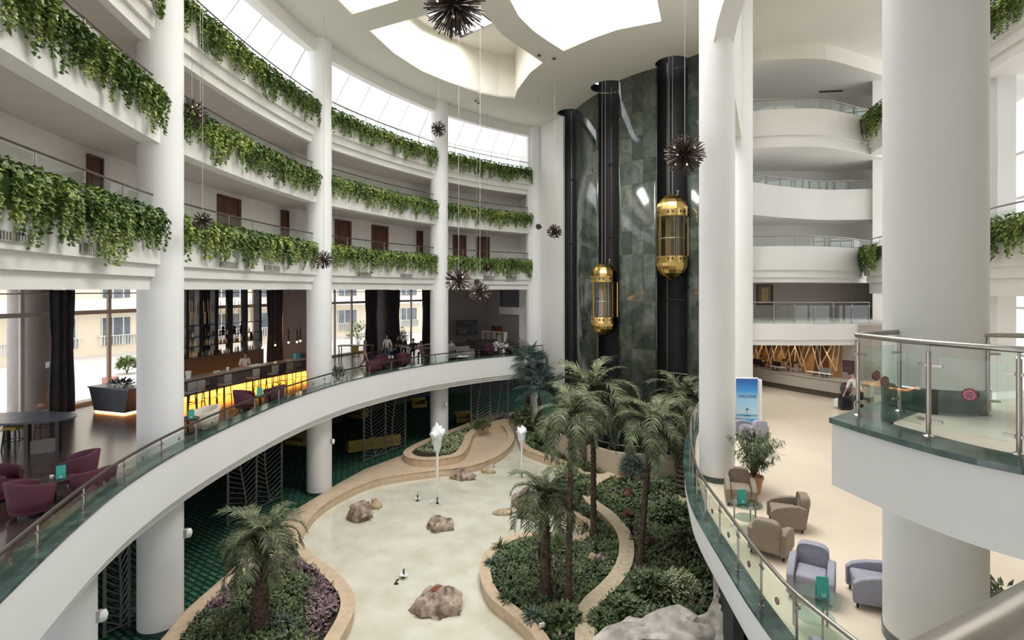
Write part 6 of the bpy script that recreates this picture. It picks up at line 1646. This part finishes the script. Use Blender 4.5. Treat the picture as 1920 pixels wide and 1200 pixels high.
r = random.Random(12); b = MB(); M['lattice'] = mat('cream_lattice_slat', (.78, .70, .56), .5, var=.03)
for i in range(15):
    u = BK.len * (i + .5) / 15
    for s in (-1, 1):
        v = max(.05, min(BK.len - .05, u + s * r.uniform(.35, .75))); x0, y0 = BK.at(u, -.12); x1, y1 = BK.at(v, -.12); b.tube([(x0, y0, MZ + (0 if i % 2 else .9)), (x1, y1, 7.15)], .024, 4)
    x0, y0 = BK.at(u, -.1); 
    if i % 3 == 0: b.tube([(x0, y0, MZ), (x0 + .1, y0, 7.15)], .03, 4)
b.build('lattice', M['lattice'], t)
for i in range(7):
    x, y = BK.at(BK.len * (i + .6) / 7.2, -.30); l = bpy.data.lights.new('reception_downlight', 'SPOT'); l.energy = 20; l.color = (1, .68, .36); l.spot_size = R(75); l.spot_blend = .7; l.shadow_soft_size = .04
    o = bpy.data.objects.new('reception_downlight', l); C.objects.link(o); o.location = (x, y, 7.08)
b = MB(); b.sweep([(15.85, 25.6), (16.6, 24.6), (17.3, 24.4), (18.4, 26)], [(0, MZ), (.2, MZ), (.2, 8.1), (0, 8.1)]); struct(b.build('wall_reception', mat('greige_wall', (.42, .37, .34), .8)))
t = thing('painting', 'small square dark maroon picture right of the lattice wall', 'painting', (*PY(1591, 24.9), HZ(687, 24.9)), R(-52)); b = MB(); b.box(0, 0, 0, .42, .04, .50); b.build('canvas', mat('maroon_print', (.06, .025, .03), .5, col2=(.14, .07, .07)), t); b = MB()
for s in (-1, 1): b.box(s * .22, 0, 0, .03, .06, .54); b.box(0, 0, s * .26, .46, .06, .03)
b.build('picture_frame', M['black'], t)
person((*PY(1470, 26.9), MZ + .02), R(165), 'receptionist with dark hair in a pale shirt, left one of the seated pair', 'sit', 'greys', 'trous', arms=((.2, .38, .80), (-.2, .38, .80)))
person((*PY(1493, 26.0), MZ + .02), R(160), 'receptionist in a pale shirt with a dark tie, right one of the seated pair', 'sit', 'greys', 'trous', arms=((.2, .38, .80), (-.1, .30, .95)))
person((*PY(1428, 28.6), MZ + .02), R(160), 'receptionist in black at the left end of the desk', 'sit', 'shirtk', 'trous')
def deskat(px, off): x, y = RD.at(RD.px(px, off), off); return (x, y, MZ + .85), RD.dir(RD.px(px, off))
for px, w_, mm, lab in ((1418, .6, 'black', 'dark monitor at the left end of the reception desk'), (1457, .4, 'black', 'small dark monitor left of the seated receptionists'), (1546, .45, 'greyuph', 'grey monitor right of the seated receptionists')):
    loc, a = deskat(px, .35); t = thing('monitor', lab, 'monitor', loc, a); b = MB(); b.box(0, 0, .28, w_, .04, .30); b.build('screen', M[mm], t); b = MB(); b.box(0, 0, .01, .2, .15, .02); b.box(0, 0, .08, .04, .04, .14); b.build('stand', M['black'], t)
for px, lab in ((1457, 'narrow white raised ledge left on the reception desk'), (1536, 'wide white raised ledge on the reception desk')):
    loc, a = deskat(px, .2); t = thing('raised_ledge', lab, 'ledge', loc, a); b = MB(); b.box(0, 0, .20, .7 if px < 1500 else 1.1, .22, .03); b.build('top', M['paper'], t)
    for s in (-1, 1): b = MB(); b.box(s * .25, 0, .09, .03, .15, .19); b.build('support', M['greyuph'], t)
# luggage and porter
person((*PY(1612, 20.6), MZ), R(15), 'porter in a white shirt bending over the luggage', 'stand', 'shirtw', 'trous', lean=.55, arms=((.2, .55, .75), (-.2, .5, .75)))
for i, (px, py, sx, sy, sz, mm, lab) in enumerate(((1586, 768, .5, .32, .62, 'black', 'black upright suitcase in the luggage pile'), (1592, 752, .62, .3, .75, 'darkuph', 'dark suitcase at the back of the luggage pile'), (1574, 765, .42, .3, .36, 'paper', 'white shopping bag at the left of the luggage'), (1634, 778, .7, .45, .35, 'greyuph', 'pale grey soft bag seen through the landing glass'))):
    x, y, z = F(px, py); t = thing('suitcase' if mm != 'paper' else 'shopping_bag', lab, 'luggage', (x, y, z), .3 * i, 'luggage beside the reception desk')
    b = MB(); b.rbox(0, 0, sz / 2 + .03, sx, sy, sz, .06); b.build('body', M[mm], t, smooth=50)
    b = MB(); b.tube([(-.08, 0, sz), (-.08, 0, sz + .12), (.08, 0, sz + .12), (.08, 0, sz)], .012, 5); b.build('handle', M['vent'], t)
    if mm != 'paper':
        for s in (-1, 1): b = MB(); b.lathe([(0, 0), (.035, 0), (.035, .05), (0, .05)], (s * sx * .35, 0, 0), 8); b.build('wheel', M['black'], t)
t = thing('backpack', 'dark bundled backpack on top of the black suitcase', 'luggage', (*F(1586, 768)[:2], MZ + .68)); b = MB(); b.rbox(0, 0, .16, .42, .3, .34, .12, n=4); b.build('body', M['slate'], t, smooth=60); b = MB(); b.tube([(-.1, -.15, .05), (-.12, -.22, .18), (-.1, -.14, .3)], .02, 5); b.build('strap', M['black'], t)
# framed certificate on the first right gallery
Yc = 30.88; t = thing('framed_certificate', 'tall brown framed certificate on the dark gallery wall above the reception', 'picture', (*PY(1434, Yc), HZ(553, Yc))); w_, h = 28 * Yc / 1000, 36 * Yc / 1000
b = MB(); b.box(0, .02, 0, w_ * .86, .03, h); b.build('mount', mat('brown_mount', (.22, .14, .08), .6), t); b = MB(); b.box(0, 0, -.03, w_ * .46, .03, h * .75); b.build('certificate', mat('aged_paper', (.42, .32, .12), .6), t); b = MB()
for s in (-1, 1): b.box(s * w_ / 2, 0, 0, .07, .08, h + .07); b.box(0, 0, s * h / 2, w_ + .07, .08, .07)
b.build('picture_frame', M['wood'], t)
# ceiling slot lights of the upper right galleries
for i, (x0, y0, x1, y1, z, lab) in enumerate(((1536, 172, 1580, 170, 20.93, 'slim dark slot in the ceiling of the topmost right gallery'), (1476, 314, 1497, 312, 17.2, 'slim dark slot in the ceiling of the third right gallery'))):
    a = P(x0, y0, z - .01); c = P(x1, y1, z - .01); b = MB(); b.box((a[0] + c[0]) / 2, (a[1] + c[1]) / 2, z - .03, math.hypot(c[0] - a[0], c[1] - a[1]), .12, .04, math.atan2(c[1] - a[1], c[0] - a[0])); tag(b.build('ceiling_slot', M['black']), lab, 'ceiling vent')
